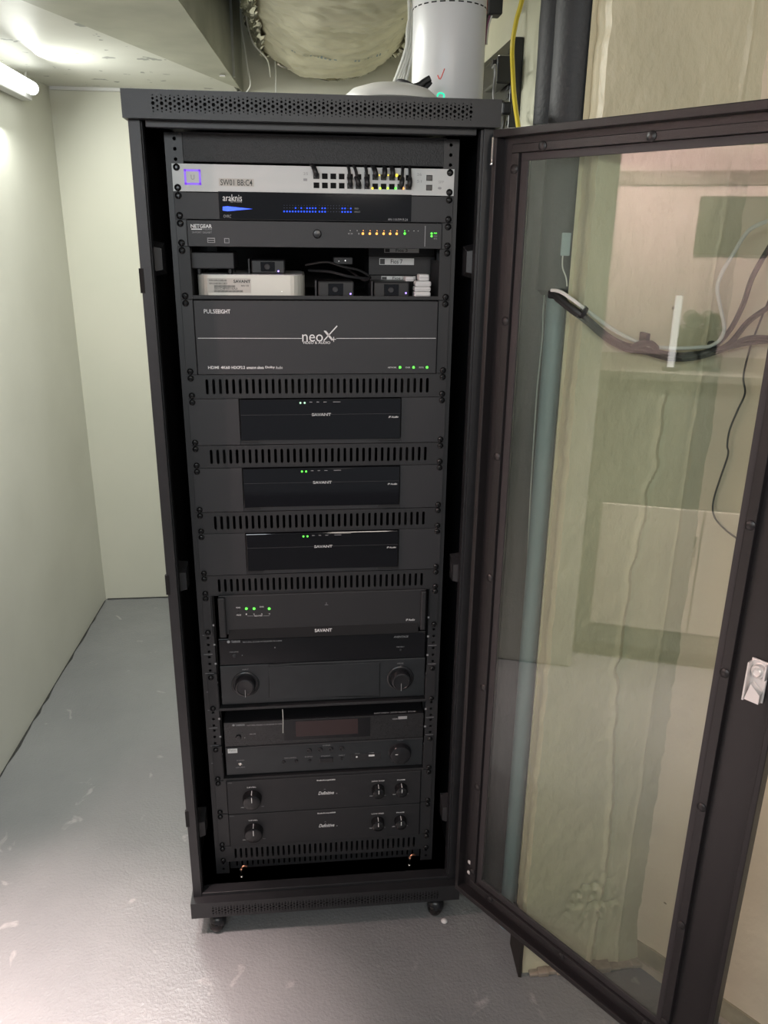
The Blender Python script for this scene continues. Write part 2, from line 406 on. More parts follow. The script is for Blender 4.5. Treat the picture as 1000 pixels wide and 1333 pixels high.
struct(B(AXB, lwx(AY0) - 120, AY0, AY0 + 60, 0, 2400), 'wall_alcove_near', M_BOARD)
struct(B(AXB, lwx(AY1) - 120, AY1 - 60, AY1, 0, 2400), 'wall_alcove_far', M_BOARD)
struct(B(-1700, -1200, AY1 - 60, AY0 + 60, -60, 0), 'floor_alcove', M_FLOOR)
struct(B(-900, 700, BY, BY + 100, 0, 2600), 'wall_back', M_BACK)
# low ceiling left of the rack, higher behind the ductwork
def bx(y): return -212 - (BY - y) * 0.0535
struct(MB().prism([(-1250, BY), (bx(BY) - 20, BY), (bx(-3200) - 20, -3200), (-1250, -3200)], CZ + 1, CZ + 60), 'ceiling', M_CEIL)
struct(MB().prism([(bx(BY) - 20, BY + 60), (1300, BY + 60), (1300, -3200), (bx(-3200) - 20, -3200)], 2480, 2540), 'ceiling_high', M_CEIL)
# white ledge where ceiling and back wall meet
struct(MB().box(-880, bx(BY) + 2, BY - 14, BY, CZ - 10, CZ + 3, 2), 'trim_1', mat('trim_white', (0.62, 0.62, 0.60), 0.4))
# ragged dark gap between floor paint and wall (left and back)
mb = MB(); pts = []
for i in range(46):
    y = -300 + i * 45; j = random.uniform(2, 9) if i % 5 else 2
    pts.append((lwx(y) + j, y))
mb.prism([(lwx(-300), -300)] + pts + [(lwx(pts[-1][1]), pts[-1][1])], 0.3, 2.2)
struct(mb, 'trim_2', mat('dirt_gap', (0.03, 0.03, 0.028), 0.9))
mb = MB(); pts = [(x, BY - random.uniform(3, 10)) for x in range(-880, 500, 40)]
mb.prism([(-880, BY)] + pts + [(480, BY)], 0.3, 2.4)
struct(mb, 'trim_3', mat('dirt_gap', (0.03, 0.03, 0.028), 0.9))

# concrete pillar beside the rack: rough plaster, sculpted grid
def n3(x, y, z, s): return noise.noise(Vector((x * s, y * s, z * s)))
def ridge(x, z):
    d = 0
    cx = 560 + 14 * math.sin(z * 0.006) + 9 * n3(0, 0, z, 0.02)      # long winding crack
    if z < 1250: d += 4.5 * math.exp(-((x - cx) / 5) ** 2) - 4 * math.exp(-((x - cx - 9) / 4) ** 2)
    cx = 624 + 0.006 * z + 5 * n3(3, 0, z, 0.01)
    d += 2.5 * math.exp(-((x - cx) / 3) ** 2)
    # broken patch near the base
    r = math.hypot((x - 560) / 60, (z - 170) / 70)
    if r < 1.3: d -= max(0, 26 * n3(x, 1, z, 0.06)) * (1.3 - r)
    return d
def front(x, z):
    t = (x - 412) / (690 - 412)
    y = -220 + 4 * t
    dz = 1.8 * n3(x, 5, z, 0.02) + 1.2 * n3(x, 9, z, 0.06) + ridge(x, z)
    flare = max(0, (95 - z) / 95) ** 1.5 * 14
    return (x + 3.5 * n3(0, 2, z, 0.03) * (1 - t), y - dz - flare, z)
mb = grid(0, 1, 0, 2480, 90, 420, lambda t, z: front((412 + 8 * z / 1650) + t * (690 - 412 - 8 * z / 1650), z))
def side(t, z):                                                      # narrow left face, broken edge
    x0, y0, _ = front(412 + 8 * z / 1650, z)
    jag = 3.0 * n3(1, t * 4, z, 0.05)
    return (x0 + jag * (1 if 0 < t < 1 else 0) * .6 - (4 if 0.1 < t < 0.4 else 0), y0 + t * (-158 - y0), z)
mb2 = grid(0, 1, 0, 2480, 6, 420, side)
mb.add(mb2.v, mb2.f, True)
mb.add([(412, -158, 0), (412, -158, 2480), (470, -158, 2480), (470, -158, 0)], [(0, 1, 2, 3)])
struct(mb, 'pillar', M_PLAS)
# wall beyond the pillar, behind the pipes
struct(B(468, 600, -158, BY + 20, 0, 2480), 'wall_right_rear', paint('cream_wall_lit', (0.66, 0.65, 0.52), (0.60, 0.59, 0.46), 6, 0.5, 0.5, 60))
# slanting right hand wall running towards the camera
W0 = Vector((668, -212)); W1 = Vector((1160, -880))
wd = (W1 - W0).normalized(); wn = Vector((-wd.y, wd.x))
if wn.x > 0: wn = -wn
def rw(s, z):
    k = 2.2 * n3(s, 7, z, 0.012) + 1.0 * n3(s, 3, z, 0.05)
    if s < 42: k += 5 * (1 - s / 42) + 2.5 * n3(s, 2, z, 0.035)
    p = W0 + wd * s + wn * k
    return (p.x, p.y, z)
struct(grid(-8, 900, 0, 2480, 90, 260, rw), 'wall_right', M_RWALL)
mb = MB()
def rwq(s, o, z): p = W0 + wd * s + wn * o; return (p.x, p.y, z)
mb.add([rwq(-5, 0, 0), rwq(900, 0, 0), rwq(900, 7, 0), rwq(-5, 7, 0), rwq(-5, 0, 52), rwq(900, 0, 52), rwq(900, 5, 52), rwq(-5, 5, 52)],
       [(0, 1, 2, 3), (4, 5, 6, 7), (3, 2, 6, 7), (0, 1, 5, 4), (1, 2, 6, 5), (0, 3, 7, 4)])
struct(mb, 'baseboard_right', mat('skirting_paint', (0.36, 0.32, 0.23), 0.5, noise_scale=20, noise_amt=0.3, bump=0.6, bump_scale=60))
mb = MB()
for i in range(14):
    s0 = i * 62; h = random.uniform(5, 13); o = random.uniform(12, 20)
    mb.add([rwq(s0, 6, 0), rwq(s0 + 62, 6, 0), rwq(s0 + 62, o, 0), rwq(s0, o, 0), rwq(s0, 6, h), rwq(s0 + 62, 6, h), rwq(s0 + 62, o - 5, h), rwq(s0, o - 5, h)],
           [(0, 1, 2, 3), (4, 5, 6, 7), (3, 2, 6, 7), (0, 1, 5, 4), (1, 2, 6, 5), (0, 3, 7, 4)])
struct(mb, 'trim_4', M_RUST)
# rubble line at the pillar foot, dark strip at its left corner
mb = MB(); x = 425
while x < 660:
    wv = random.uniform(18, 40); mb.box(x, x + wv, -243 - random.uniform(2, 9), -222, 0, random.uniform(5, 16), 2); x += wv - 3
struct(mb, 'trim_5', M_RUST)
struct(MB().prism([(400, -243), (406, -245), (411, -160), (404, -158)], 0, 120), 'trim_6', mat('dark_strip', (0.018, 0.014, 0.011), 0.6))

# ============================================================ SERVER RACK
rack = thing('server_rack', 'tall black open-fronted equipment rack cabinet with glass door swung open to the right', 'rack', (0, 300, 0))
HW = 293
mb = MB()
mb.box(-HW - 3, -277, -65, -38, 104, 1664, 1); mb.box(277, HW + 3, -65, -38, 104, 1664, 1)
mb.box(273, 279, -60, -36, 104, 1662, .8); mb.box(-280, -275.5, -58, -38, 104, 1662, .5)
mb.box(-270, 266, -60, -44, 1653, 1664, 1); mb.box(-277, 277, -64, -40, 104, 112, 1)
mb.box(-270, 266, -40, -36, 104, 110, 1)
mb.build('front_frame', M_BODY, rack)
B(-HW, -HW + 1.5, -38, 760, 104, 1664).build('side_panel', M_INNER, rack)
B(HW - 1.5, HW, -38, 760, 104, 1664).build('side_panel', M_INNER, rack)
B(-HW, HW, 760, 762, 104, 1664).build('back_panel', M_INNER, rack)
B(-HW, HW, -38, 760, 100, 104).build('bottom_panel', M_INNER, rack)
# top cap and plinth, perforated fronts with real holes
def perf(x0, x1, zc, s):
    cols = []; k = 0; x = x0
    while x <= x1:
        if k % 2 == 0: hs = [(-11.5, 1.0), (-6.8, 2.0), (0, 2.9), (6.8, 2.0), (11.5, 1.0)]
        else: hs = [(-9.0, 1.3), (-3.8, 2.1), (3.8, 2.1), (9.0, 1.3)]
        cols.append((x - 3.3, x + 3.3, [(x, zc + z * s, circ(r)) for z, r in hs])); x += 6.6; k += 1
    return cols
for z0, z1, nm in ((1663, 1704, 'top_cap'), (63, 104, 'plinth')):
    zc = (z0 + z1) / 2 + (1 if z0 > 1000 else -2)
    mb = cellpanel(perf(-252, 250, zc, 1.0), -300, 300, z0, z1, -85, 1.5)
    mb.box(-300, -298, -83.5, 770, z0, z1); mb.box(298, 300, -83.5, 770, z0, z1); mb.box(-298, 298, 768, 770, z0, z1)
    mb.box(-298, 298, -83.5, 768, z1 - 1.5, z1)
    mb.box(-298, 298, -83.5, -60, z0, z0 + 1.5)
    cap = mb.build(nm, M_BODY, rack)
    B(-290, 290, -76, -75, z0 + 2, z1 - 2).build('dark_backing', M_HOLE, cap)  # black sheet standing in for the dark hollow behind the holes
B(-298, 298, -60, 768, 64, 66).build('plinth_floor', M_INNER, rack)
# slotted latch keeps on the left post, lighter plates inside stand for reflected light
for zc in (TOP - 232, TOP - 790, TOP - 1335):
    B(-298.5, -291, -65.8, -58, zc - 20, zc + 20).build('latch_slot', M_HOLE, rack)
for zc in (TOP - 198, TOP - 800, TOP - 1395):
    for sgn in (-1, 1):
        mb = MB(); x = sgn * (HW - 2)
        vs = [(x, -34, zc - 22), (x, -34, zc + 22), (x, 6, zc + 32), (x, 6, zc - 32)]
        vs2 = [(q[0] - sgn * 26, q[1] + 8, q[2] * .8 + zc * .2) for q in vs]
        mb.add(vs + vs2, [(0, 1, 2, 3), (4, 5, 6, 7), (0, 1, 5, 4), (1, 2, 6, 5), (2, 3, 7, 6), (3, 0, 4, 7)])
        mb.build('side_reflection_plate', M_RAIL, rack)
# rails with punched holes (3 per unit)
sq = [(3.2, -3.2), (3.2, 3.2), (0, 3.2), (-3.2, 3.2), (-3.2, -3.2), (0, -3.2)]
for sgn in (-1, 1):
    xc = sgn * 234.5
    holes = []
    for k in range(35):
        for o in (6.35, 22.2, 38.1): holes.append((xc, TOP - k * U - o, circ(3.1)))
    x0, x1 = (-251, -222) if sgn < 0 else (222, 249)
    mb = cellpanel([(xc - 5, xc + 5, holes)], x0, x1, TOP - 35 * U + 4, TOP + 3, 0, 2)
    mb.box(x0 if sgn < 0 else x1 - 2, x0 + 2 if sgn < 0 else x1, 2, 60, 104, TOP + 3)
    mb.box(x0, x1, 40, 42, 104, TOP + 3)
    rl = mb.build('mounting_rail', M_RAIL, rack)
    # printed unit marks where no panel covers the rail
    mk = MB()
    for k in list(range(20, 28)):
        z = TOP - (k + 1) * U
        mk.box(xc - 11, xc + 7, -.3, -.1, z - .4, z + .4)
        mk.box(xc - 12 * sgn - 2, xc - 12 * sgn + 2, -.3, -.1, z + 20, z + 24)
    tag(mk.build('unit_marks', M_PRINTG, rl), kind='stuff')
# rear uprights and cross braces seen through the openings
for sgn in (-1, 1): B(sgn * 250, sgn * 225, 560, 590, 104, 1655, 1).build('rear_upright', M_INNER, rack)
# ball casters
for cx, cy in ((-250, -58), (250, -58), (-250, 700), (250, 700)):
    mb = MB(); mb.lathe([(0.5, 0), (7, .8), (12.5, 4.5), (16.2, 11), (17.5, 17.5), (16.2, 24), (12.5, 30.5), (7, 34.2), (.5, 35)], (cx, cy, 0), n=18)
    c = mb.build('caster', mat('caster_gloss', (0.010, 0.008, 0.008), 0.12), rack)
    MB().lathe([(19, 17), (20, 24), (18, 34), (12, 40), (6, 42), (6, 64)], (cx + 2, cy + 5, 0), n=18).build('caster_housing', M_SATIN, c)
# levelling bolts with copper clips inside the base
for u, v in ((315, 1148), (533, 1131)):
    x, z = at(u, v, -15)
    mb = MB().lathe([(4, 0), (4, 3), (2.6, 3), (2.6, 18), (4.2, 19), (4.2, 23)], (x, -15, 104), n=10)
    q = mb.build('levelling_bolt', M_STEEL, rack)
    MB().tube([(x, -15, 124), (x + 2, -16, 132), (x + 8, -15, 135), (x + 13, -14, 132)], 2.0).build('copper_clip', M_COPPER, q)

# ---- glass door, hinged at the right, open 125 degrees
H = Vector((285, -97, 0)); A = math.radians(55)
dd = Vector((math.cos(A), -math.sin(A), 0)); dn = Vector((-math.sin(A), -math.cos(A), 0))
def D(q): return H + dd * q.x + dn * q.y + Vector((0, 0, TOP + q.z))     # (along, towards camera side, z from rail top)
def ring(o, i, w0, w1, c=0.8):
    (a, b, c0, d) = o; (e, f, g, h) = i; mb = MB()
    mb.box(a, b, w0, w1, h, d, c); mb.box(a, b, w0, w1, c0, g, c); mb.box(a, e, w0, w1, g, h, c); mb.box(f, b, w0, w1, g, h, c)
    return mb.xf(D)
mb = ring((0, 590, -1541, 8), (9, 581, -1529, -4), -22, 0, 1.2)
r2 = ring((2, 588, -1538, 6), (58, 496, -1488, -32), -22, -19.5, 0); mb.add(r2.v, r2.f)
door = mb.build('glass_door', M_DOOR, rack); tag(door, 'black steel framed glass door standing open')
ring((34, 515, -1512, -15), (49, 500, -1497, -28), -19.5, -9, 1.0).build('clamp_strip', M_DOOR, door)
ring((49.5, 499.5, -1496.5, -28.5), (64, 488, -1482, -40), -20, -15, 0.6).build('glazing_seal', mat('seal_rubber', (0.035, 0.030, 0.032), 0.5), door)
B(55, 497, -19.6, -16.2, -1490, -33).xf(D).build('glass_pane', M_GLASS, door)
pos = [(s, -21.5) for s in (96, 285, 474)] + [(s, -1504.5) for s in (96, 285, 474)] + [(41.5, z) for z in (-52, -291, -530, -769, -1008, -1247, -1470)] + [(507.5, z) for z in (-52, -291, -530, -764, -1006, -1247, -1470)]
for s_, z_ in pos:
    MB().lathe([(7.5, 0), (7.5, 1.4), (5.5, 3), (2, 3.7), (.3, 3.8)], (s_, -9, z_), (0, 1, 0), 16).xf(D).build('rivet', M_DOOR, door)
mb = MB().cyl((1.5, 1, -40), (1.5, 1, -3), 1.6, 8)
for k in range(14): mb.lathe([(2.3, 0), (2.6, .7), (2.3, 1.4)], (1.5, 1, -36 + k * 2.4), n=8)
mb.lathe([(.3, 0), (2.6, 1), (3.2, 3), (2.6, 5), (.3, 6)], (3, 3, -46), n=10).xf(D).build('hinge_spring', M_STEEL, door)
for z_ in (-1463, -1491):
    MB().lathe([(5, 0), (5, .8), (1, 1)], (24, -19, z_), (0, 1, 0), 12).xf(D).build('hinge_screw', mat('white_metal', (0.7, 0.68, 0.66), 0.4), door)
# latch: folded plate, cylinder nut and cam
lm = mat('latch_zinc', (0.85, 0.80, 0.78), 0.3, metal=0.35)
lt = B(539, 565, -19.5, -16, -792, -726, 1.5).xf(D).build('door_latch', lm, door); tag(lt, 'bright steel latch')
mb = MB(); mb.box(539, 542, -18, -4, -792, -730, .8); mb.box(562, 565, -18, -8, -752, -728, .6)
mb.lathe([(11, 0), (11, 5), (9.5, 7), (7, 7.5), (7, 10), (5.5, 11.5), (5.5, 9), (2, 9)], (553, -16, -742), (0, 1, 0), 18)
mb.add([(542, -15, -790), (563, -15, -790), (563, -15, -772), (548, -15, -760), (542, -6, -790), (563, -6, -790), (563, -6, -776), (548, -6, -762)],
       [(0, 1, 2, 3), (4, 5, 6, 7), (0, 1, 5, 4), (1, 2, 6, 5), (2, 3, 7, 6), (3, 0, 4, 7)])
mb.xf(D); lt2 = mb.build('latch_cam', lm, door)

# ============================================================ EQUIPMENT IN THE RACK
def zu(k): return TOP - k * U
def equip(name, label, cat, k1, group=None): return thing(name, label, cat, (0, 0, zu(k1)), group)
def ears(t, k0, k1, screws=True, zoff=()):
    for x in (-233.5, 233.5):
        for z in (zu(k0) - 6.3, zu(k1) + 6.3): screw(t, x, z)

# 1. blank vinyl covered panel
t = B(-231, 227, 3, 30, zu(1) + 3, zu(0) + 4, 1.5).build('blank_panel', M_FOAM, rack); tag(t, 'pebble-textured black blank panel')
B(-231, 227, -1, 3, zu(0) + 2.5, zu(0) + 4).build('top_lip', M_PANEL, t)

# 2. pale network switch
sw = equip('network_switch', 'pale grey network switch with square violet lit emblem and black cables plugged in', 'network switch', 2)
YS = -4
zt, zb = zu(1) - .6, zu(2) + .6
portX = []
x_a, _ = at(412, 235, YS); x_b, _ = at(532, 238, YS); pitch = (x_b - x_a) / 11
_, zu_ = at(430, 229.5, YS); _, zl_ = at(430, 241.5, YS)
zc_off = zu_ - zl_
_, sl0 = at(412, 235, YS); _, sl1 = at(532, 235, YS)
hs = []
for c in range(12):
    x = x_a + c * pitch; portX.append(x)
    r = [(5.0, -4.6), (5.0, 4.6), (0, 4.6), (-5.0, 4.6), (-5.0, -4.6), (0, -4.6)]
    hs.append((x - pitch / 2 + .1, x + pitch / 2 - .1, [(x, zl_, r), (x, zu_, r)]))
sf, _z = at(559, 236, YS); r2 = [(5.4, -4.6), (5.4, 4.6), (0, 4.6), (-5.4, 4.6), (-5.4, -4.6), (0, -4.6)]
hs.append((sf - 7, sf + 7, [(sf, zl_ - .5, r2), (sf, zu_ + .5, r2)]))
cellpanel(hs, -241.3, 241.3, zb, zt, YS, 4).build('face_plate', M_WHITEPANEL, sw)
B(-222, 222, .5, 220, zb + 1, zt - 1).build('case', M_HOLE, sw)
for c in range(12):
    for z in (zl_, zu_):
        B(portX[c] - 4.9, portX[c] + 4.9, -0.6, 0.4, z - 4.5, z + 4.5).build('socket', M_HOLE, sw)
for z in (zl_ - .5, zu_ + .5): B(sf - 5, sf + 5, -3, 0.4, z - 4.2, z + 4.2, .5).build('fibre_socket', M_SATIN, sw)
ears(sw, 1, 2)
x0, z0 = at(240.5, 240.5, YS); x1, z1 = at(261, 220.5, YS)
mb = MB()
for a in ((x0, x1, z0, z0 + 3.4), (x0, x1, z1 - 3.4, z1), (x0, x0 + 3.4, z0, z1), (x1 - 3.4, x1, z0, z1)): mb.box(a[0], a[1], YS - .6, YS, a[2], a[3])
mb.build('lit_emblem_square', L_VIOLET, sw)
ptxt('U', 248.5, 253.2, 230.7, 6, YS, M_PRINTG, sw, bold=.01)
lb = pbox(285, 232.5, 330.5, 242.5, YS, .3, M_LABEL, sw, 'name_label')
ptxt('SW01 BB:C4', 287, 328.5, 237.6, 7.2, YS - .5, M_INK, lb, bold=.004)
for u in (485, 495, 505, 515, 525):
    pdot(sw, u, 245.2, YS - .2, [L_YEL, L_YELG, L_YELG, L_GREEN, L_AMBER][[485, 495, 505, 515, 525].index(u)], 2.0)
for u, v in ((494, 228), (505.5, 228), (516.5, 228.2)): pdot(sw, u, v, YS - .2, L_YEL, 1.3 if u < 510 else 2.6)
for u, v, s in ((397, 226, '25'), (397, 234, '1'), (545, 227, '26'), (545, 236, '51'), (573, 237, 'SFP'), (572, 245, '•')): ptxt(s, u - 2, u + 2 + len(s), v, 3, YS, M_PRINTG, sw)
for u in (474.5,): pbox(u - .5, 224, u + .5, 247, YS, .2, M_PRINTG, sw, 'port_divider')

# patch cables
def patch(col, row, dx, label):
    x = portX[col]; z = zu_ if row else zl_
    t = thing('ethernet_cable', label, 'cable', (x, -6, z - 5), 'black patch cables in the pale switch')
    mb = MB().box(x - 4.3, x + 4.3, -9, -1.7, z - 4, z + 3.6, .8); mb.build('plug', M_SATIN, t)
    MB().tube([(x, -8, z), (x, -15, z + .5), (x + dx * .15, -20, z + 4), (x + dx * .35, -18.5, z + 9.5), (x + dx * .5, -14, z + 13)], 4.3, 10, 5).build('boot', M_RUBBER, t)
    tp = zu(1) + 1.2
    MB().tube([(x + dx * .35, -18.5, z + 10), (x + dx * .6, -14, (z + 13 + tp) / 2 + 1), (x + dx * .9, -7, tp - .5), (x + dx, 0, tp + .4), (x + dx, 14, tp - .2), (x + dx, 60, tp)], 2.6, 8, 5).build('cord', M_RUBBER, t)
names = ['black network cable in the leftmost upper port of the pale switch', 'left cable of the pair in the middle port block of the pale switch',
         'right cable of the pair in the middle port block of the pale switch', 'first black cable of the right port block, left of the lit yellow lamps',
         'second black cable of the right port block, plugged in the upper row', 'third black cable of the right port block',
         'fourth black cable of the right port block, left of the large yellow lamp', 'black cable just right of the large yellow lamp on the switch', 'black network cable in the rightmost port of the switch']
for nm, (c, r, dx) in zip(names, ((0, 1, -9), (4, 0, -4), (5, 0, -9), (6, 0, -3), (7, 1, -6), (8, 1, 1), (9, 1, -2), (10, 0, 4), (11, 0, 1))): patch(c, r, dx, nm)

# 3. slim dark switch with blue lamps
t = equip('ethernet_switch', 'dark rack switch with glossy centre window and rows of blue lamps', 'network switch', 3)
B(-241.3, 241.3, -4, 0, zu(3) + .6, zu(2) - .6, .8).build('face_plate', M_PANEL, t)
B(-215, 215, 1, 200, zu(3) + 2, zu(2) - 2).build('case', M_INNER, t)
gw = pbox(285, 251.3, 535.5, 286.5, -4, 1.4, M_GLOSS, t, 'display_window', .5)
YG = -5.5
ptxt('araknis', 290, 315, 257.5, 8, YG, M_PRINT, gw); ptxt('NETWORKS', 300, 315, 262.8, 1.8, YG, M_PRINTG, gw)
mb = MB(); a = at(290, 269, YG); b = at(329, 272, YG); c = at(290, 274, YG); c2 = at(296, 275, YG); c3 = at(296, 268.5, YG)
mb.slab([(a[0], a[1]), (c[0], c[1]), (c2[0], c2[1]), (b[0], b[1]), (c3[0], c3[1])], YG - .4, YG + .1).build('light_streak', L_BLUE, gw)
for i in range(24):
    u = 370 + i * 3.72 + (1.2 if i >= 12 else 0)
    lit1 = i in (4, 6, 8, 9, 10, 11, 13, 14, 15, 17, 20, 21, 23); lit2 = i not in (12 + 4, 18, 19, 17)
    if i > 13: lit1 = i in (14, 20, 21, 23); lit2 = i in (14, 20, 21, 22, 23)
    pdot(gw, u, 267.3 + i * .03, YG, L_GHOST, .45, 'port_lamp')
    pdot(gw, u, 270.7 + i * .03, YG, L_BLUE if lit1 else L_GHOST, 1.35 if lit1 else .6, 'port_lamp')
    pdot(gw, u, 275.2 + i * .03, YG, L_BLUE if lit2 else L_GHOST, 1.45 if lit2 else .6, 'port_lamp')
ptxt('SPEED', 461.5, 467, 271.5, 1.8, YG, M_PRINTG, gw); ptxt('LINK/ACT', 461.5, 469, 275.8, 1.8, YG, M_PRINTG, gw)
ptxt('OVRC', 291, 301, 281.5, 3.6, YG, M_PRINTG, gw); ptxt('AN-110-SW-R-24', 505, 531, 286 - 0.2, 2.8, YG - .2, M_PRINTG, gw)
ears(t, 2, 3)

# 4. grey-black switch with amber lamps
t = equip('network_switch', 'charcoal rack switch with a row of amber lamps and round black knob-like lock', 'network switch', 4)
B(-241.3, -223, -3.5, 0, zu(4) + .6, zu(3) - .6, .6).build('rack_ear', M_RAIL, t); B(223, 241.3, -3.5, 0, zu(4) + .6, zu(3) - .6, .6).build('rack_ear', M_RAIL, t)
B(-222, 222, -8, 240, zu(4) + .8, zu(3) - .8, .8).build('case', M_PANEL, t); Y4 = -8.2
ptxt('NETGEAR', 248.3, 276, 294.3, 4.6, Y4, M_PRINT, t, bold=.02); pbox(249, 297.6, 263, 299, Y4, .2, M_PRINT, t, 'brand_bar')
ptxt('ProSAFE', 264, 276, 298.4, 2.4, Y4, M_PRINTG, t); ptxt('24-PORT GIGABIT', 250, 276, 302.5, 2.2, Y4, M_PRINTG, t)
q = pbox(270, 309.5, 280, 316, Y4, .5, M_PRINTG, t, 'usb_socket'); pbox(271, 311, 279, 312.4, Y4 - .5, .4, M_HOLE, q, 'usb_slot'); pbox(271, 313.6, 279, 315, Y4 - .5, .4, M_HOLE, q, 'usb_slot')
q = pbox(292, 310, 298.6, 316.5, Y4, .4, M_PRINTG, t, 'reset_socket'); pbox(293, 311, 297.8, 315.7, Y4 - .4, .3, M_SATIN, q, 'reset_slot')
x, z = at(413, 304.5, Y4); MB().lathe([(7.5, 0), (7.5, 2), (6.4, 4), (6, 5), (2, 5.6)], (x, Y4, z), (0, -1, 0), 20).build('lock_cap', M_SATIN, t)
for i, u in enumerate((456, 465, 473, 482, 491, 500, 508.5, 517, 527, 532, 539, 544.5)):
    top = L_WHT if i < 2 or i > 8 else (L_AMBER if i < 8 else L_GREEN)
    pdot(t, u, 300.2 + i * .04, Y4, M_PRINT if top is L_WHT else top, .8)
    if 2 <= i < 8: pdot(t, u - .5, 304 + i * .04, Y4, L_AMBER, 2.2)
    if i == 8: pdot(t, u, 304, Y4, L_GREEN, 2.0)
ptxt('0 1', 453, 468, 304.2, 1.8, Y4, M_PRINTG, t)
pbox(553, 294, 553.8, 321, Y4, .2, M_PRINTG, t, 'seam_line')
for v in (304, 307.5): pdot(t, 562, v, Y4, L_GREEN, 1.8)
for v, s in ((303.7, 'PWR'), (307.3, 'FAN'), (310.7, 'RPS')): ptxt(s, 565, 569, v, 1.8, Y4, L_GREEN if v < 305 else M_PRINTG, t)
ears(t, 3, 4)

# 5. two unit shelf with small boxes
sh = equip('rack_shelf', 'black two-unit rack shelf carrying small media boxes and adapters', 'shelf', 6)
mb = MB().box(-222, 222, -2, 320, zu(6) + 1, zu(6) + 3); mb.box(-222, 222, -3, -1, zu(6) + .6, zu(6) + 7.5, .6)
for sg in (-1, 1): mb.box(sg * 220, sg * 222, -2, 250, zu(6) + 1, zu(4) - 20); mb.box(sg * 241.3, sg * 220, -3.5, 0, zu(6) + .6, zu(4) - .6, .6)
mb.build('tray', M_MATTE, sh); ears(sh, 4, 6)
SZ = zu(6) + 3.2
xa, _ = at(256, 372, 4); xb, _ = at(397, 372, 4)
t = thing('mini_computer', 'pale aluminium media computer with printed label lying on the upper shelf', 'computer', ((xa + xb) / 2, 100, SZ))
hh = at(330, 358.5, 4)[1] - SZ
poly = []; r = 26
for cx, cy, a0 in ((xb - r, 4 + r, -90), (xb - r, 4 + xb - xa - r, 0), (xa + r, 4 + xb - xa - r, 90), (xa + r, 4 + r, 180)):
    for k in range(7): a = math.radians(a0 + k * 15); poly.append((cx + r * math.cos(a), cy + r * math.sin(a)))
MB().prism(poly, SZ, SZ + hh).build('case', M_ALU, t)
MB().prism([((x - (xa + xb) / 2) * .96 + (xa + xb) / 2, (y - 100) * .96 + 100) for x, y in poly], SZ + hh, SZ + hh + 1).build('top_cover', M_WHITE, t)
lb = pbox(270, 362, 326.5, 381, 3.5, .3, M_LABEL, t, 'data_label')
ptxt('SAVANT', 304, 326, 366.3, 3.8, 2.8, M_INK, lb, bold=.02)
ptxt('M/N SVR-5100S-00', 272.5, 295, 365, 2.2, 2.8, M_INK, lb); ptxt('S/N 5100100113427', 272.5, 296, 369, 2.2, 2.8, M_INK, lb)
ptxt('|||||||||||||||||||||||', 279, 306, 372.8, 3, 2.8, M_INK, lb, bold=.02); ptxt('REV 02', 314, 324, 372, 2, 2.8, M_INK, lb)
ptxt('001C4F0016A3', 279, 309, 375.7, 2.2, 2.8, M_INK, lb); ptxt('||||||||||||||||||||||||||||||', 279, 316, 379, 2.6, 2.8, M_INK, lb, bold=.02)
pdot(t, 367, 379.5, 3.8, L_WHT, .8)
# box on top of it
x0, z1 = at(248, 328.5, 12); x1, z0 = at(305, 350, 12)
t = thing('media_box', 'plain charcoal box lying on the pale computer, left end of the shelf', 'media box', ((x0 + x1) / 2, 60, SZ + hh + 1))
B(x0, x1, 12, 110, z0, z1, 1.5).build('case', M_PANEL, t)
mb = MB()
for fx in (x0 + 12, x1 - 8):
    for fy in (22, 98): mb.lathe([(4, 0), (4, z0 - SZ - hh - 1)], (fx, fy, SZ + hh + 1), n=10)
mb.build('feet', M_RUBBER, t)
# streamers with violet lamps
def streamer(u0, u1, v0, v1, Y, zb, lu, lv, label):
    x0, _ = at(u0, (v0 + v1) / 2, Y); x1, _ = at(u1, (v0 + v1) / 2, Y); _, zt_ = at((u0 + u1) / 2, v0, Y)
    t = thing('media_streamer', label, 'media player', ((x0 + x1) / 2, Y + 40, zb), 'small black streaming boxes on the shelf')
    B(x0, x1, Y, Y + 85, zb, zt_, 2.5).build('case', M_SATIN, t)
    w_ = x1 - x0; B(x0 - 5, x0 - 2.6, Y - 1, Y + 60, zb, zt_ + 1).build('stand_plate', M_PANEL, t)
    B(x0 + w_ * .28, x0 + w_ * .7, Y - .7, Y + .5, zb + 4, zt_ - 4, .3).build('front_window', M_GLOSS, t)
    MB().lathe([(4.5, 0), (5.2, .6), (4.2, 1.2), (3.4, 1.0)], (x0 + w_ * .48, Y - .6, zb + (zt_ - zb) * .5), (0, -1, 0), 14).build('emblem', M_PANEL, t)
    dx, dz = at(lu, lv, Y); dot(t, dx, max(dz, zb + 2.5), Y, L_VIOLET2, 1.6)
streamer(327, 371, 338, 358, 40, SZ + hh + 1.2, 362.5, 353, 'small black streaming box with violet lamp standing on the pale computer')
streamer(414, 461, 366, 385, 8, SZ, 456.5, 382.5, 'left small black streaming box with violet lamp on the shelf tray')
streamer(487, 533, 367, 385, 8, SZ, 528.5, 381.5, 'right small black streaming box with violet lamp beside the white adapters')
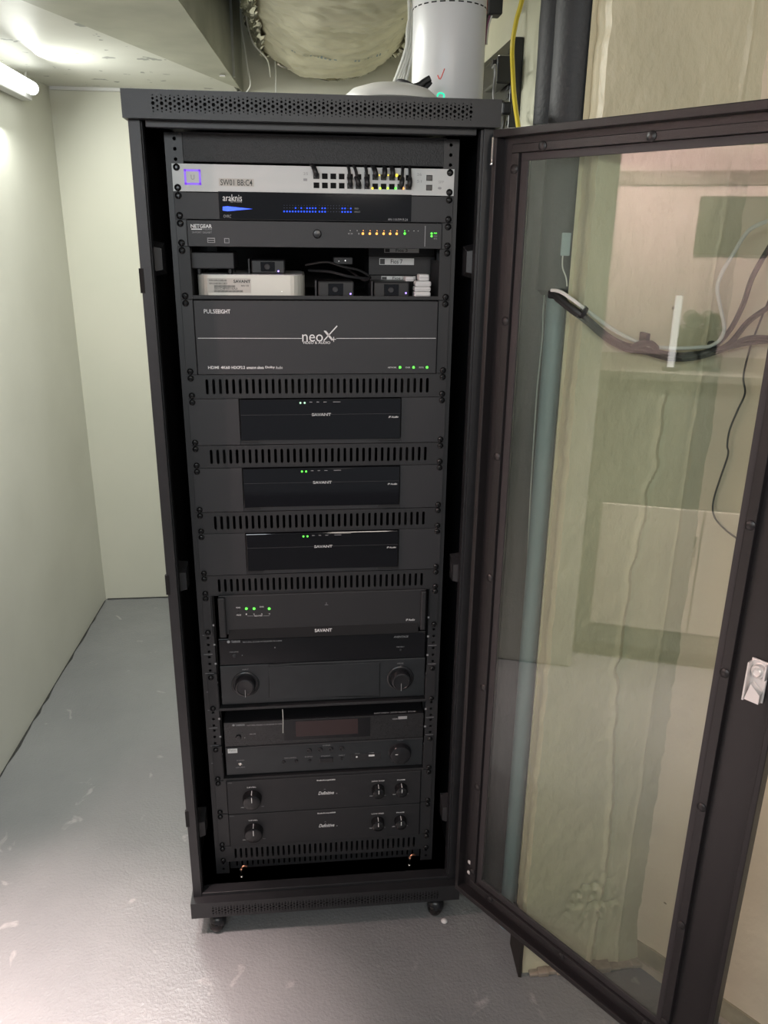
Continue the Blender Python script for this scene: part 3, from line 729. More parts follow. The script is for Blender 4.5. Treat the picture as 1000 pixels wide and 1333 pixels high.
# labelled dark set-top boxes stacked behind
def stb(v0, v1, lu0, lu1, lv0, lv1, Y, words, label):
    x0, z0 = at(480, v1, Y); x1, _ = at(566, v1, Y); _, z1 = at(520, v0, Y)
    t = thing('cable_box', label, 'cable box', ((x0 + x1) / 2, Y + 50, z0), 'labelled boxes stacked at the back of the shelf')
    B(x0, x1, Y, Y + 100, z0, z1, 1).build('case', M_MATTE, t)
    lb = pbox(lu0, lv0, lu1, lv1, Y - .3, .3, M_LABELW, t, 'name_label'); n = lu1 - lu0; vm = (lv0 + lv1) / 2
    pbox(lu0 + .8, lv0 + .8, lu0 + 7, lv1 - .8, Y - .8, .15, M_INK, lb, 'label_mark')
    ptxt(words, lu0 + n * .33, lu0 + n * .67, vm, (lv1 - lv0) * .62, Y - .9, M_INK, lb, bold=.01)
Yb = 100
zz = [at(520, v, Yb)[1] for v in (384, 366, 347, 331)]
stb(358.5, 383.5, 496.5, 541, 359.5, 364.5, 100, 'Fios 2', 'lowest labelled dark box, just above the right streaming box')
stb(333.5, 358, 494, 539, 336.2, 344.8, 100, 'Fios 7', 'labelled dark box marked Fios 7, middle of the stack')
stb(318.5, 333, 500.5, 545.5, 323, 329, 100, 'Fios 3', 'topmost labelled dark box, half hidden under the charcoal switch')
# white chargers
xx = at(551, 375, 2)[0]
def charger(z0, h, dx, w_, label, prongs=True, Y=0):
    t = thing('power_adapter', label, 'adapter', (xx + dx, Y + 14, z0), 'white plug adapters on the shelf')
    B(xx + dx - w_ / 2, xx + dx + w_ / 2, Y, Y + 28, z0, z0 + h, 2.6).build('case', M_WHITE, t)
    B(xx + dx - w_ / 2 + 1, xx + dx + w_ / 2 - 1, Y - .3, Y + 1, z0 + h * .45, z0 + h * .5).build('seam', M_PRINTG, t)
charger(SZ, 12, -1, 30, 'lowest white plug adapter of the stack at the shelf end')
charger(SZ + 12.2, 8.5, -1, 30, 'second white plug adapter from the bottom of the stack')
charger(SZ + 20.9, 9.5, 0, 29, 'third white plug adapter from the bottom of the stack')
charger(SZ + 30.6, 12, 1, 19, 'topmost white plug adapter, standing upright on the stack')
charger(SZ + 28, 9, -21, 17, 'small white plug adapter lying left of the stack top', Y=30)
# thin cords on the shelf
def cord(name, label, pts, r, m, cat='cable', group=None, n=7, sub=6):
    o = MB().tube(pts, r, n, sub).build(name, m, None, origin=pts[0]); return tag(o, label, cat, group)
def cpts(L): return [(*(lambda q: (q[0], Y, q[1]))(at(u, v, Y)),) for u, v, Y in L]
cord('shelf_cable', 'thin black cord curling over the shelf between the streaming boxes', cpts([(398, 345, 60), (425, 341, 40), (446, 347, 30), (468, 352, 30), (482, 361, 34), (474, 365, 50), (462, 357, 70), (452, 350, 90)]), 2.2, M_RUBBER, group='cords on the shelf')
cord('shelf_cable', 'thin dark cord running flat behind the streaming boxes', cpts([(402, 352, 90), (430, 354, 60), (455, 360, 50), (480, 363, 60)]), 2.6, M_MATTE, group='cords on the shelf')
x, z = at(450, 339.5, 60); t = thing('shelf_adapter', 'small dark adapter with white lamp hanging behind the shelf cords', 'adapter', (x, 80, z - 6))
B(x - 22, x + 14, 70, 100, z - 7, z + 6, 1.5).build('case', M_MATTE, t); dot(t, x, z, 70, L_WHT, 1.2); dot(t, x - 12, z - 1, 70, L_WHT, .7)

# 6. three unit video matrix
t = equip('video_matrix', 'large three-unit black video and audio unit with thin line across and three green lamps', 'av unit', 9)
B(-241.3, -221, -3.5, 0, zu(9) + .6, zu(6) - .6, .6).build('rack_ear', M_RAIL, t); B(221, 241.3, -3.5, 0, zu(9) + .6, zu(6) - .6, .6).build('rack_ear', M_RAIL, t)
B(-219.5, 219.5, -8, 300, zu(9) + 1, zu(6) - 1, 1).build('case', M_PANEL, t); Y6 = -8.2
ptxt('PULSE', 265.5, 283.5, 405.3, 5.2, Y6, M_PRINT, t); ptxt('EIGHT', 283.7, 299.8, 405.5, 5.2, Y6, M_PRINT, t, bold=.015)
ptxt('neo', 393.5, 420.5, 440, 9, Y6, M_PRINT, t)
ptxt('VIDEO & AUDIO', 394, 430, 446, 3.2, Y6, M_PRINT, t, bold=.01)
def strokes(segs, th, Y, name, m, par):
    mb = MB()
    for (u0, v0, u1, v1) in segs:
        a = Vector(at(u0, v0, Y)); b = Vector(at(u1, v1, Y)); d = (b - a).normalized(); q = Vector((-d.y, d.x)) * th / 2
        mb.slab([tuple(a + q), tuple(a - q), tuple(b - q), tuple(b + q)], Y - .3, Y)
    return mb.build(name, m, par)
strokes([(422, 430.5, 432.5, 443), (421.5, 443.5, 439, 424.2)], 2.0, Y6, 'logo_cross', M_PRINT, t)
strokes([(423.6, 430.5, 434, 443)], 1.8, Y6, 'logo_cross', M_PRINT, t)
strokes([(431.5, 441.5, 437.5, 441.7), (434.5, 438.5, 434.5, 445)], 1.2, Y6, 'logo_plus', M_PRINT, t)
strokes([(257.5, 440.2, 393, 440.5), (438, 440.5, 567.5, 440.3)], .9, Y6, 'divider_line', M_PRINT, t)
for s, a, b in (('HDMI', 271, 285), ('4K60', 287.5, 299.5), ('HDCP2.2', 301.5, 319), ('amazon alexa', 321, 343.5), ('Dolby', 345.5, 358), ('Audio', 359, 368)):
    ptxt(s, a, b, 478.4, 3.6, Y6, M_PRINT, t, bold=0.0 if s == 'Audio' else .02)
for u, s in ((520.8, 'NETWORK'), (538.5, 'POWER'), (556, 'STATUS')):
    pdot(t, u, 478.2, Y6, L_GREEN, 2.4); ptxt(s, u - (15.5 if len(s) > 6 else 10.5), u - 4.5, 478.4, 1.8, Y6, M_PRINT, t)
ears(t, 6, 9)

# vent panels: one built, the rest copied
def vent(k):
    zc = zu(k + .5)
    cols = [(-205 + i * 12.05 - 4, -205 + i * 12.05 + 4, [(-205 + i * 12.05, zc, slotpts(5.2, 28))]) for i in range(35)]
    t = cellpanel(cols, -241.3, 241.3, zu(k + 1) + .5, zu(k) - .5, -3, 2.5).build('vent_panel', M_RAIL, rack)
    B(-241.3, 241.3, -3.4, -.5, zu(k + 1) + .4, zu(k + 1) + 1.6).build('folded_edge', M_RAIL, t)
    ears(t, k, k + 1); return t
v0 = vent(9)
for dk in (3, 6, 9, 24):
    c = copy_tree(v0, 0, None, rack); c.location.z -= dk * U * MM

# amplifiers
def amp(k, label, lamps):
    t = equip('amplifier', label, 'amplifier', k + 2, 'glossy amplifiers in two-unit plates')
    zt, zb = zu(k) - .6, zu(k + 2) + .6
    B(-241.3, -149, -3.5, 0, zb, zt, .6).build('cover_plate', M_PANEL, t); B(156, 241.3, -3.5, 0, zb, zt, .6).build('cover_plate', M_PANEL, t)
    B(-149.5, 156.5, -2.5, 0, zb, zb + 11, .3).build('bottom_bridge', M_PANEL, t)
    g = B(-147.5, 154.5, -8, 180, zb + 9, zt - .5, 1).build('glossy_front', M_GLOSS, t)
    B(-147.5, -115, -9.5, -7, zb + 5.5, zb + 9.5).build('foot', M_RUBBER, t); B(112, 154, -9.5, -7, zb + 5.5, zb + 9.5).build('foot', M_RUBBER, t)
    B(-146, 153, -8.4, -7.9, zb + 57.5, zb + 58.3).build('front_step', M_PANEL, t)
    B(-50, 60, -8.5, -7.8, zt - 14, zt - 3, .2).build('lamp_window', M_GLOSS, t)
    zc = zt - 7.5
    for x, m in zip((-35, -27), lamps): dot(t, x, zc, -8.5, m, 1.9)
    mb = MB()
    for x, w_ in ((-18, 5), (-5, 5), (8, 6), (26, 14)): mb.box(x, x + w_, -8.7, -8.4, zc + .8, zc + 1.8)
    mb.build('lamp_captions', M_PRINTG, t)
    txt('SAVANT', -14, 22, zt - 30, 5.2, -8.2, M_PRINT, t, bold=.018)
    txt('IP Audio', 131, 150, zt - 36, 3.6, -8.2, M_PRINT, t, shear=.3, bold=.01)
    ears(t, k, k + 2)
    return t
L_GW = led('led_pale_green', (0.55, 1.0, 0.65), 1.3)
amp(10, 'topmost of the three glossy black amplifiers, with pale status lamps', (L_GW, L_GW))
a1 = amp(13, 'middle of the three glossy black amplifiers with two green lamps', (L_GREEN, L_GREEN))
copy_tree(a1, -3 * U, 'lowest of the three glossy black amplifiers with two green lamps')

# wide amplifier with four status lamps
t = equip('amplifier', 'wide matt black amplifier with four status lamps at upper left, above the receivers', 'amplifier', 21.4)
for x, z in ((-233.5, zu(19) - 5), (233.5, zu(19) - 5), (-233.5, zu(21) + 8), (233.5, zu(21) + 8)): screw(t, x, z, -4.2)
B(-241.3, -224, -3.2, 0, zu(21), zu(19) - .6, .6).build('rack_ear', M_RAIL, t); B(224, 241.3, -3.2, 0, zu(21), zu(19) - .6, .6).build('rack_ear', M_RAIL, t)
Yv = -8; xL, _ = at(285.5, 800, Yv); xR, _ = at(553.5, 790, Yv); _, z1 = at(420, 771.5, Yv); _, z0 = at(420, 826, Yv)
B(xL, xR, Yv, 300, z0 + 8, z1, 1.5).build('case', M_MATTE, t)
mb = MB()
zc_ = z0 + 13
mb.add([(xL + 18, Yv - .2, zc_ + 6), (xR - 14, Yv - .2, zc_ + 6), (xR - 14, Yv - 9, z0 + 1), (xL + 16, Yv - 9, z0 + 1), (xL + 18, Yv + 8, zc_ + 6), (xR - 14, Yv + 8, zc_ + 6), (xR - 14, Yv + 8, z0), (xL + 16, Yv + 8, z0)],
       [(0, 1, 2, 3), (4, 5, 6, 7), (0, 1, 5, 4), (1, 2, 6, 5), (2, 3, 7, 6), (3, 0, 4, 7)])
mb.build('sloping_lip', mat('lip_matte', (0.010, 0.010, 0.011), 0.75, spec=0.25), t)
B(xL - 1, xL + 13, Yv - 7, Yv + 1, z0 + 4, z1 - 2, 2.5).build('end_cheek', M_MATTE, t); B(xR - 10, xR + 1, Yv - 7, Yv + 1, z0 + 4, z1 - 2, 2.5).build('end_cheek', M_MATTE, t)
for u in (320.8, 330.8, 350.5): pdot(t, u, 792.3, Yv - .3, L_GREEN, 2.7)
for u in (310.5, 341): pdot(t, u, 793, Yv - .3, M_HOLE, .9)
pdot(t, 310.5, 797.5, Yv - .3, M_HOLE, .9)
for s, a, b, v in (('POWER', 307.5, 313, 791), ('MODE', 308, 314, 800.6), ('ZONE', 338, 343.5, 789.8), ('AUDIO PORT', 331, 342, 801.6), ('1', 320, 321.5, 799.5), ('2', 330, 331.5, 799.5), ('3', 340, 341.5, 799.3), ('4', 350, 351.5, 799)): ptxt(s, a, b, v, 1.9, Yv - .3, M_PRINT, t)
strokes([(322, 801.8, 330, 801.8), (343, 801.7, 351, 801.5)], .6, Yv - .3, 'bracket_line', M_PRINTG, t)
ptxt('SAVANT', 409.8, 432.3, 820.4, 4.6, Yv - 7.5, M_PRINT, t, bold=.018); ptxt('IP Audio', 528.5, 540, 806.7, 2.9, Yv - .3, M_PRINT, t, shear=.3, bold=.01)
strokes([(425, 784, 425, 787), (422.8, 787.3, 427.3, 787.3)], .8, Yv - .3, 'top_mark', M_PRINTG, t)

def rshelf(k, label, slots=True):
    s = equip('rack_shelf', label, 'shelf', k)
    zb = zu(k)
    mb = MB().box(-222, 222, -2, 330, zb + 1, zb + 3)
    for sg in (-1, 1): mb.box(sg * 220, sg * 222, -2, 260, zb + 1, zb + 60); mb.box(sg * 241.3, sg * 221, -3.5, 0, zb + .6, zb + 2 * U - .6, .6)
    mb.build('tray', M_MATTE, s)
    mb = MB().box(-222, 222, -4, -2, zb - 1, zb + 5, .6)
    mb.build('front_lip', M_MATTE, s)
    for x in (-233.5, 233.5):
        for z in (zb + 6.3, zb + 2 * U - 8): screw(s, x, z)
    return s
rshelf(25, 'black rack shelf under the receiver with two large knobs')
rshelf(29, 'black rack shelf under the receiver with the dark red display')

# receiver with two big knobs
Yr = 6
xL, _ = at(287, 880, Yr); xR, _ = at(553, 875, Yr); _, z1 = at(420, 827.5, Yr); _, zm = at(420, 861, Yr); z0 = zu(25) + 9
t = thing('av_receiver', 'black receiver with two large round knobs and a wide closed centre flap', 'receiver', ((xL + xR) / 2, 150, zu(25) + 3.2))
B(xL, xR, Yr + 2, 330, z0, z1, 1.5).build('case', M_SATIN, t)
B(xL + 1, xR - 1, Yr, Yr + 3, zm + .5, z1 - 2, .8).build('glossy_upper_front', M_GLOSS, t)
lo = B(xL, xR, Yr - 2, Yr + 3, z0, zm - .5, 1.2).build('lower_front', M_BRUSH, t)
pbox(350.5, 865, 494, 907, Yr - 2.2, 1.2, M_BRUSH, t, 'flap', .6)
strokes([(350.2, 864.6, 350.2, 907.4), (350.2, 907.4, 494.4, 906.4), (494.4, 906.4, 494.4, 864), (350.2, 864.8, 494.4, 864)], .9, Yr - 2.4, 'flap_gap', M_HOLE, t)
for u, v, s in ((319.7, 890.5, 'INPUT'), (521.3, 882.5, 'VOLUME')):
    x, z = at(u, v, Yr - 2)
    k = MB().lathe([(29, 0), (29, 1.5), (27, 3), (25.5, 3), (24.5, 1), (18, 1)], (x, Yr - 2, z), (0, -1, 0), 40).build('knob_ring', M_SATIN, t)
    MB().lathe([(22, 0), (21, 14), (19.5, 17), (17, 18), (16, 16.5), (1, 15.5)], (x, Yr - 2, z), (0, -1, 0), 40).build('knob', M_SATIN, k)
    B(x - .5, x + .5, Yr - 20.5, Yr - 17, z - 21, z - 4).build('knob_mark', M_PRINTG, k)
    ptxt(s, u - 4, u + 4, v - 19, 1.8, Yr - 2.4, M_PRINTG, t)
for k_ in range(3):
    xf_, zf_ = xL + 30 + k_ * (xR - xL - 60) / 2, 0
    MB().lathe([(14, 0), (14, z0 - zu(25) - 3.3)], (xf_, 40, zu(25) + 3.2), n=16).build('foot', M_RUBBER, t)
Yp = Yr - .2
x, z = at(297.5, 835.5, Yp); MB().lathe([(3.2, 0), (3.2, .3), (1, .3)], (x, Yp, z), (0, -1, 0), 16).build('brand_mark', M_PRINTG, t)
ptxt('YAMAHA', 301, 313, 835.2, 3.4, Yp, M_PRINTG, t, bold=.02); ptxt('NATURAL SOUND AV RECEIVER RX-A3030', 316, 367, 835, 2, Yp, M_PRINTG, t)
ptxt('AVENTAGE', 512.5, 532, 828.8, 2.6, Yp, M_PRINTG, t, shear=.3, bold=.01); ptxt('PURE DIRECT', 516.5, 526.5, 842, 1.6, Yp, M_PRINTG, t); ptxt('MAIN ZONE', 299, 310.5, 848.6, 1.6, Yp, M_PRINTG, t)
x, z = at(305, 853.7, Yp); MB().lathe([(4.5, 0), (4.5, .8), (3.5, 1.5), (1, 1.6)], (x, Yp, z), (0, -1, 0), 16).build('power_button', M_PANEL, t)
x, z = at(521.5, 845.8, Yp); MB().lathe([(2.4, 0), (2.4, .8), (1, 1)], (x, Yp, z), (0, -1, 0), 12).build('button', M_PANEL, t)
pdot(t, 315.4, 853, Yp, M_PRINTG, 1); pdot(t, 358, 843, Yp, M_PRINTG, 1.2)

# receiver with red display
Yr = 4
xL, _ = at(292.5, 965, Yr); xR, _ = at(551, 950, Yr); _, z1 = at(420, 935, Yr); _, zm = at(420, 967, Yr); z0 = zu(29) + 9
t = thing('av_receiver', 'smaller black receiver with dark red display window and small round buttons', 'receiver', ((xL + xR) / 2, 150, zu(29) + 3.2))
B(xL, xR, Yr + 2, 330, z0, z1, 1.2).build('case', M_SATIN, t)
up = B(xL, xR, Yr, Yr + 3, zm + .5, z1, .8).build('upper_front', mat('speckled_gloss', (0.03, 0.03, 0.032), 0.25, noise_scale=900, noise_amt=0.6), t)
B(xL, xR, Yr - 1.5, Yr + 3, z0, zm, 1.2).build('lower_front', M_BRUSH, t); B(xL, xR, Yr - 3, Yr, zm - 1.5, zm + 1.5, 1).build('bright_ledge', M_PANEL, t)
pbox(370, 936, 482, 961, Yr - .1, .4, M_GLOSS, t, 'display_glass'); pbox(385, 937.5, 466, 957, Yr - .6, .1, L_RED, t, 'display')
Yp = Yr - .3
x, z = at(304, 944, Yp); MB().lathe([(2.6, 0), (2.6, .3), (1, .3)], (x, Yp, z), (0, -1, 0), 14).build('brand_mark', M_PRINTG, t)
ptxt('YAMAHA', 306.5, 319, 943.8, 3, Yp, M_PRINTG, t, bold=.02); ptxt('NATURAL SOUND AV RECEIVER RX-V673', 321.5, 367, 943.3, 1.8, Yp, M_PRINTG, t)
ptxt('HDMI', 511, 518, 935.8, 2, Yp, M_PRINTG, t, bold=.02); pbox(518.5, 932.5, 530, 936, Yp, .2, M_PRINTG, t, 'printed_badge')
ptxt('SILENT CINEMA   DOLBY TRUEHD   DTS-HD', 487, 541, 927.2, 1.8, 6, M_PRINTG, t)
x, z = at(310.5, 959.5, Yp); MB().lathe([(6, 0), (6, 1.5), (5, 3), (1, 3.3)], (x, Yp, z), (0, -1, 0), 18).build('power_button', M_SATIN, t)
ptxt('MAIN ZONE', 325, 333, 955.5, 1.6, Yp, M_PRINTG, t); pdot(t, 318.7, 960.3, Yp, M_PRINT, .7)
lb = pbox(296.5, 973, 309, 980.3, Yr - 1.8, .3, M_LABELW, t, 'name_label'); ptxt('Patio', 298, 307, 976.8, 3.6, Yr - 2.4, M_PRINTG, lb)
Yp = Yr - 1.8
x, z = at(312.8, 994.7, Yp); MB().lathe([(4.6, 0), (4.6, 1), (3.4, 1.6), (2.4, .6), (.5, .4)], (x, Yp, z), (0, -1, 0), 18).build('headphone_socket', M_STEEL, t)
ptxt('PHONES', 308, 318, 989.8, 1.6, Yp, M_PRINTG, t); ptxt('SILENT CINEMA', 307, 319, 998.8, 1.6, Yp, M_PRINTG, t)
for u, v, r in ((402.8, 977, 5.4), (417, 976, 5.4), (431, 975.2, 5.4), (445, 974.3, 5.4), (369.5, 992, 3.8), (386, 990.8, 3.8), (403.5, 990, 3), (445.5, 987.2, 3)):
    x, z = at(u, v, Yp); MB().lathe([(r, 0), (r, 1), (r * .85, 2), (r * .7, 2), (r * .6, 1.4), (.3, 1.2)], (x, Yp, z), (0, -1, 0), 16).build('button', M_SATIN, t)
for u, v, s, n in ((378, 986.5, 'TONE CONTROL', 8), (402, 985, 'INFO', 5), (424, 984, 'STRAIGHT', 6), (445, 983.2, 'DIRECT', 4), (425, 970.2, 'SCENE', 5), (465, 981, 'VIDEO AUX', 3), (484, 980, 'USB', 3), (521, 963.5, 'VOLUME', 4)): ptxt(s, u - n, u + n, v, 1.6, Yp, M_PRINTG, t)
pbox(416, 986.3, 434, 992, Yp, 2, M_SATIN, t, 'rocker_button', 1.2)
pbox(457.5, 980.8, 495.5, 989.2, Yp, .8, M_RAIL, t, 'input_recess', .6); pdot(t, 464.5, 985.3, Yp - .8, M_PRINT, 2.2, 'video_socket'); pbox(480, 982.5, 487.5, 984.5, Yp - .9, .3, M_PRINT, t, 'usb_socket')
x, z = at(520.5, 979, Yp); k = MB().lathe([(26, 0), (26, 1), (24.5, 1.5), (23.5, 12), (22, 15), (18, 16.5), (.5, 16)], (x, Yp, z), (0, -1, 0), 36).build('volume_knob', M_SATIN, t)
B(x - 12, x - 6, Yp - 17, Yp - 16, z + 5, z + 6.2).xf(lambda q: q).build('knob_mark', M_PRINT, k)
for fx in (xL + 45, xR - 45): MB().lathe([(16, 0), (16, z0 - zu(29) - 3.3)], (fx, 40, zu(29) + 3.2), n=16).build('foot', M_RUBBER, t)
x, z = at(368, 938, -2)
o = cord('loose_wire', 'short pale wire hanging over the front of the red display receiver', [(at(368, 923, 2)[0], 1, at(368, 923, 2)[1]), (at(368.5, 935, 1)[0], 1, at(368, 935, 1)[1]), (at(368.5, 954, 1)[0], 1, at(368, 954, 1)[1])], .8, M_WIREW)
# row of printed tabs above it
t = B(-205, 205, 12, 16, zu(25) - 8.5, zu(25) - 1.2).build('tab_strip', M_HOLE, rack)
for i in range(27): B(-197 + i * 15, -186 + i * 15, 10.5, 12, zu(25) - 7, zu(25) - 2.5, .5).build('tab', M_RAIL, t)

# subwoofer amplifiers
def sub(k, label):
    t = equip('subwoofer_amplifier', label, 'amplifier', k + 2, 'subwoofer amplifiers at the bottom')
    zt, zb = zu(k) - .8, zu(k + 2) + .8
    B(-241.3, -216, -3.5, 0, zb, zt, .6).build('rack_ear', M_RAIL, t); B(217, 241.3, -3.5, 0, zb, zt, .6).build('rack_ear', M_RAIL, t)
    B(-215, 215.5, -7, 280, zb, zt, 1.2).build('case', M_MATTE, t)
    Y = -7.3; zc = (zt + zb) / 2
    txt('SubAmp600', -18, 23, zt - 10, 4.2, Y, M_PRINT, t, bold=.02); txt('Definitive', -15, 20, zt - 44, 9, Y, M_PRINT, t, shear=.35, bold=.01)
    dot(t, 26, zt - 47, Y, M_PRINTG, 1.2); txt('^', -3, 2, zt - 34, 2, Y, M_PRINTG, t)
    txt('IN/OUT', -212, -203, zt - 3.5, 2, Y, M_PRINTG, t)
    for x, r, s, n in ((-161, 21.5, 'LEVEL', 10), (119, 15, 'LOW PASS', 14), (171, 14.5, 'PHASE', 9)):
        z = zc - (3 if r > 20 else 2) + (0 if r > 20 else 3)
        kn = MB().lathe([(r, 0), (r * .97, 3), (r * .93, 14), (r * .86, 17), (r * .7, 18.5), (.5, 18.8)], (x, Y, z), (0, -1, 0), 32).build('knob', mat('knob_gloss', (0.010, 0.010, 0.011), 0.16), t)
        B(x - .7, x + .7, Y - 19.3, Y - 17.8, z + r * .1, z + r * .72, .2).build('knob_pointer', M_PRINT, kn)
        B(x - .6, x + .6, Y - 17, Y - 3, z + r * .955, z + r * 1.01).build('pointer_edge', M_PRINT, kn)
        txt(s, x - n, x + n, z + r + 7.5, 3, Y, M_PRINT, t, bold=.01)
        for sg in (-1, 1): txt('MIN' if sg < 0 else 'MAX', x + sg * r * 1.05 - 3, x + sg * r * 1.05 + 3, z - r - 2, 2, Y, M_PRINT if sg < 0 else M_PRINTG, t)
    ears(t, k, k + 2)
    return t
s0 = sub(29, 'upper of the two black subwoofer amplifiers with three round knobs')
copy_tree(s0, -2 * U, 'lower of the two black subwoofer amplifiers, directly above the bottom vent panel')
# lower blank and slotted shelf behind
zc = zu(34.5)
cols = [(-205 + i * 12.05 - 4, -205 + i * 12.05 + 4, [(-205 + i * 12.05, zc, slotpts(4, 14))]) for i in range(35)]
cellpanel(cols, -221, 221, zu(35) + 8, zu(34) - 4, 14, 2).build('recessed_vent_panel', M_MATTE, rack)
B(-221, 221, 16, 250, zu(34) - 4, zu(34) - 2.5).build('lower_tray', M_MATTE, rack)
cord('stray_wire', 'short white wire lying inside the base of the rack', cpts([(507, 1128, 40), (515, 1127, 36), (522, 1128.5, 34), (524, 1131, 34)]), 1.2, M_WIREW)

MB().lathe([(7, 0), (8, 2), (5, 5), (1, 6)], (268, -84, 0.5), n=9).build('paint_chip', M_WHITE, None, origin=(268, -84, 0)).update_tag()
tag(bpy.data.objects['paint_chip'], 'small white chip lying on the floor beside the right front caster', 'chip')

# ============================================================ ON TOP OF THE RACK
TZ = 1704.0
RY = 165.0
x0, _ = at(537, 70, RY); x1, _ = at(630, 70, RY); cr = (x1 - x0) / 2; cx = (x0 + x1) / 2
t = thing('wifi_router', 'tall white cylindrical wireless router with red tick standing on the rack', 'router', (cx, RY, TZ))
zt = at(583, -16, RY)[1]
MB().lathe([(cr * .93, 0), (cr * .97, 3), (cr, 8), (cr, zt - TZ - 12), (cr * .97, zt - TZ - 4), (cr * .85, zt - TZ)], (cx, RY, TZ), n=64).build('body', M_WHITE, t)
mb = MB(); zv = at(583, 0.5, RY - cr)[1]
for k in range(26):
    a = math.radians(-90 + (k - 12.5) * 13.8); p = Vector((cx + cr * math.cos(a), RY + cr * math.sin(a), 0)); td = Vector((-math.sin(a), math.cos(a), 0)); nn = Vector((math.cos(a), math.sin(a), 0))
    q = [p + td * s * 5 + nn * o + Vector((0, 0, zv + h)) for o in (-1, .3) for s, h in ((-1, -1), (1, -1), (1, 1), (-1, 1))]
    mb.add(q, [(0, 1, 2, 3), (4, 5, 6, 7), (0, 1, 5, 4), (1, 2, 6, 5), (2, 3, 7, 6), (3, 0, 4, 7)])
mb.build('vent_slots', M_HOLE, t)
def oncyl(p):
    a = (p.x - cx) / cr; return Vector((cx + (cr + .4) * math.sin(a), RY - (cr + .4) * math.cos(a), p.z))
def cstroke(pts, th, m, name):
    Yf = RY - cr; q = []
    for u, v in pts: q.append(Vector(at(u, v, Yf)))
    mb = MB().tube([oncyl(Vector((a.x, 0, a.y))) for a in q], th, 6, 3); return mb.build(name, m, t)
cstroke([(570, 97), (573.5, 102.5), (579, 89)], .9, M_REDP, 'red_tick')
cstroke([(569.5, 125), (571, 121.5), (575, 120.8), (578.3, 123.5), (577.5, 129)], 1.5, L_TEAL, 'status_lamp')
DY = 8.0
x0, _ = at(447, 122, DY); x1, _ = at(570, 122, DY); rr = (x1 - x0) / 2; dx_ = (x0 + x1) / 2
t = thing('access_point', 'shallow pale dome shaped access point lying on the rack before the router', 'access point', (dx_, DY, TZ))
h = at(512, 109.5, DY)[1] - TZ
MB().lathe([(rr * .9, 0), (rr, 4), (rr * .98, h * .35), (rr * .82, h * .68), (rr * .5, h * .92), (rr * .2, h), (1, h)], (dx_, DY, TZ), n=48).build('dome', mat('dome_plastic', (0.66, 0.66, 0.62), 0.35), t)
pts = lambda L, Y: [(at(u, v, Y)[0], Y + k, at(u, v, Y)[1]) for u, v, k in L]
x, z = at(545, 110, 30)
t = thing('plug_connector', 'black plug connectors with cords lying on the pale dome beside the router', 'connector', (x, 30, z - 12))
MB().tube(pts([(516, 110, 26), (520, 105, 10), (527, 107, 0), (536, 112, -4)], 60), 4.2, 8).build('left_cord', M_MATTE, t)
MB().tube(pts([(538, 113, 0), (546, 111, 0), (553, 106, 0), (560, 102, 0)], 30), 5.5, 8).build('plug', M_RUBBER, t)
MB().tube(pts([(545, 115, 8), (552, 114, 8), (558, 109, 8), (561, 105, 8)], 30), 5, 8).build('plug', M_SATIN, t)

# white cable bundle rising behind the router
for i, (ua, ub, uc) in enumerate(((512, 529, 548), (516, 533, 540), (519, 536, 536), (522, 530, 532), (526, 538, 544))):
    cord('white_cable', ['leftmost white cable of the bundle rising left of the router', 'second white cable of the bundle from the left', 'middle white cable of the bundle left of the router', 'fourth white cable of the bundle from the left', 'white cable of the bundle nearest the router'][i],
         cpts([(ua - 4, 118, 300), (ua + 4, 100, 320), (ub, 62, 330), (ub + 3, 30, 340), (uc, -20, 350)]), 3.4, M_WIREW, group='white cables behind the router')

# ============================================================ CEILING SERVICES
# wrapped round duct
DX, DZ, RX, RZ = 88, 1995 + 235, 262, 235
def ductp(y, a, extra=0.0):
    yy = y; sc = 1.0
    if y > 1500: sc = math.sqrt(max(0.02, 1 - ((y - 1500) / 225) ** 2 * .55))
    nz = 6 * n3(math.cos(a) * 300, y * 2.5, math.sin(a) * 300, 0.05) + 4 * abs(n3(a * 200, y, 9, 0.06)) + 12 * n3(math.cos(a) * 300, y, math.sin(a) * 300, 0.007) + 5 * n3(math.cos(a) * 300, y, math.sin(a) * 300, 0.03) + 7 * abs(n3(a * 90, y * .4, 5, 0.05))
    k = sc + (nz + extra) / 250
    sup = 0.85
    ca, sa = math.cos(a), math.sin(a)
    ex = abs(ca) ** sup * (1 if ca > 0 else -1); ez = abs(sa) ** sup * (1 if sa > 0 else -1)
    return (DX + RX * k * ex, yy, DZ + RZ * k * ez)
t = thing('insulated_duct', 'large round air duct wrapped in cream insulation jacket with torn foil edges', 'duct', (DX, 900, 1990))
NU = 110; NY = 130; vs = []
for j in range(NY + 1):
    for i in range(NU): vs.append(ductp(100 + j * (1620 / NY), 2 * math.pi * i / NU))
fs = [(j * NU + i, j * NU + (i + 1) % NU, (j + 1) * NU + (i + 1) % NU, (j + 1) * NU + i) for j in range(NY) for i in range(NU)] + [tuple(range(NU)), tuple(range(NY * NU, (NY + 1) * NU))]
MB().add(vs, fs, True).build('insulation_jacket', M_DUCTWRAP, t)
def foil(a0, a1, y0, y1, seed, amp=16):
    mb = grid(0, 1, 0, 1, 26, 60, lambda s, q: tuple(Vector(ductp(y0 + q * (y1 - y0), a0 + s * (a1 - a0), 5 + amp * abs(n3(s * 60 + seed, q * 300, 2, 0.12)) + 4 * n3(s * 90, q * 500, seed, .2)))))
    return mb.build('foil_seam', M_FOIL, t)
foil(math.radians(195), math.radians(222), 700, 1700, 3, 26); foil(math.radians(322), math.radians(350), 700, 1700, 11, 34); foil(math.radians(205), math.radians(335), 1630, 1718, 5, 20)
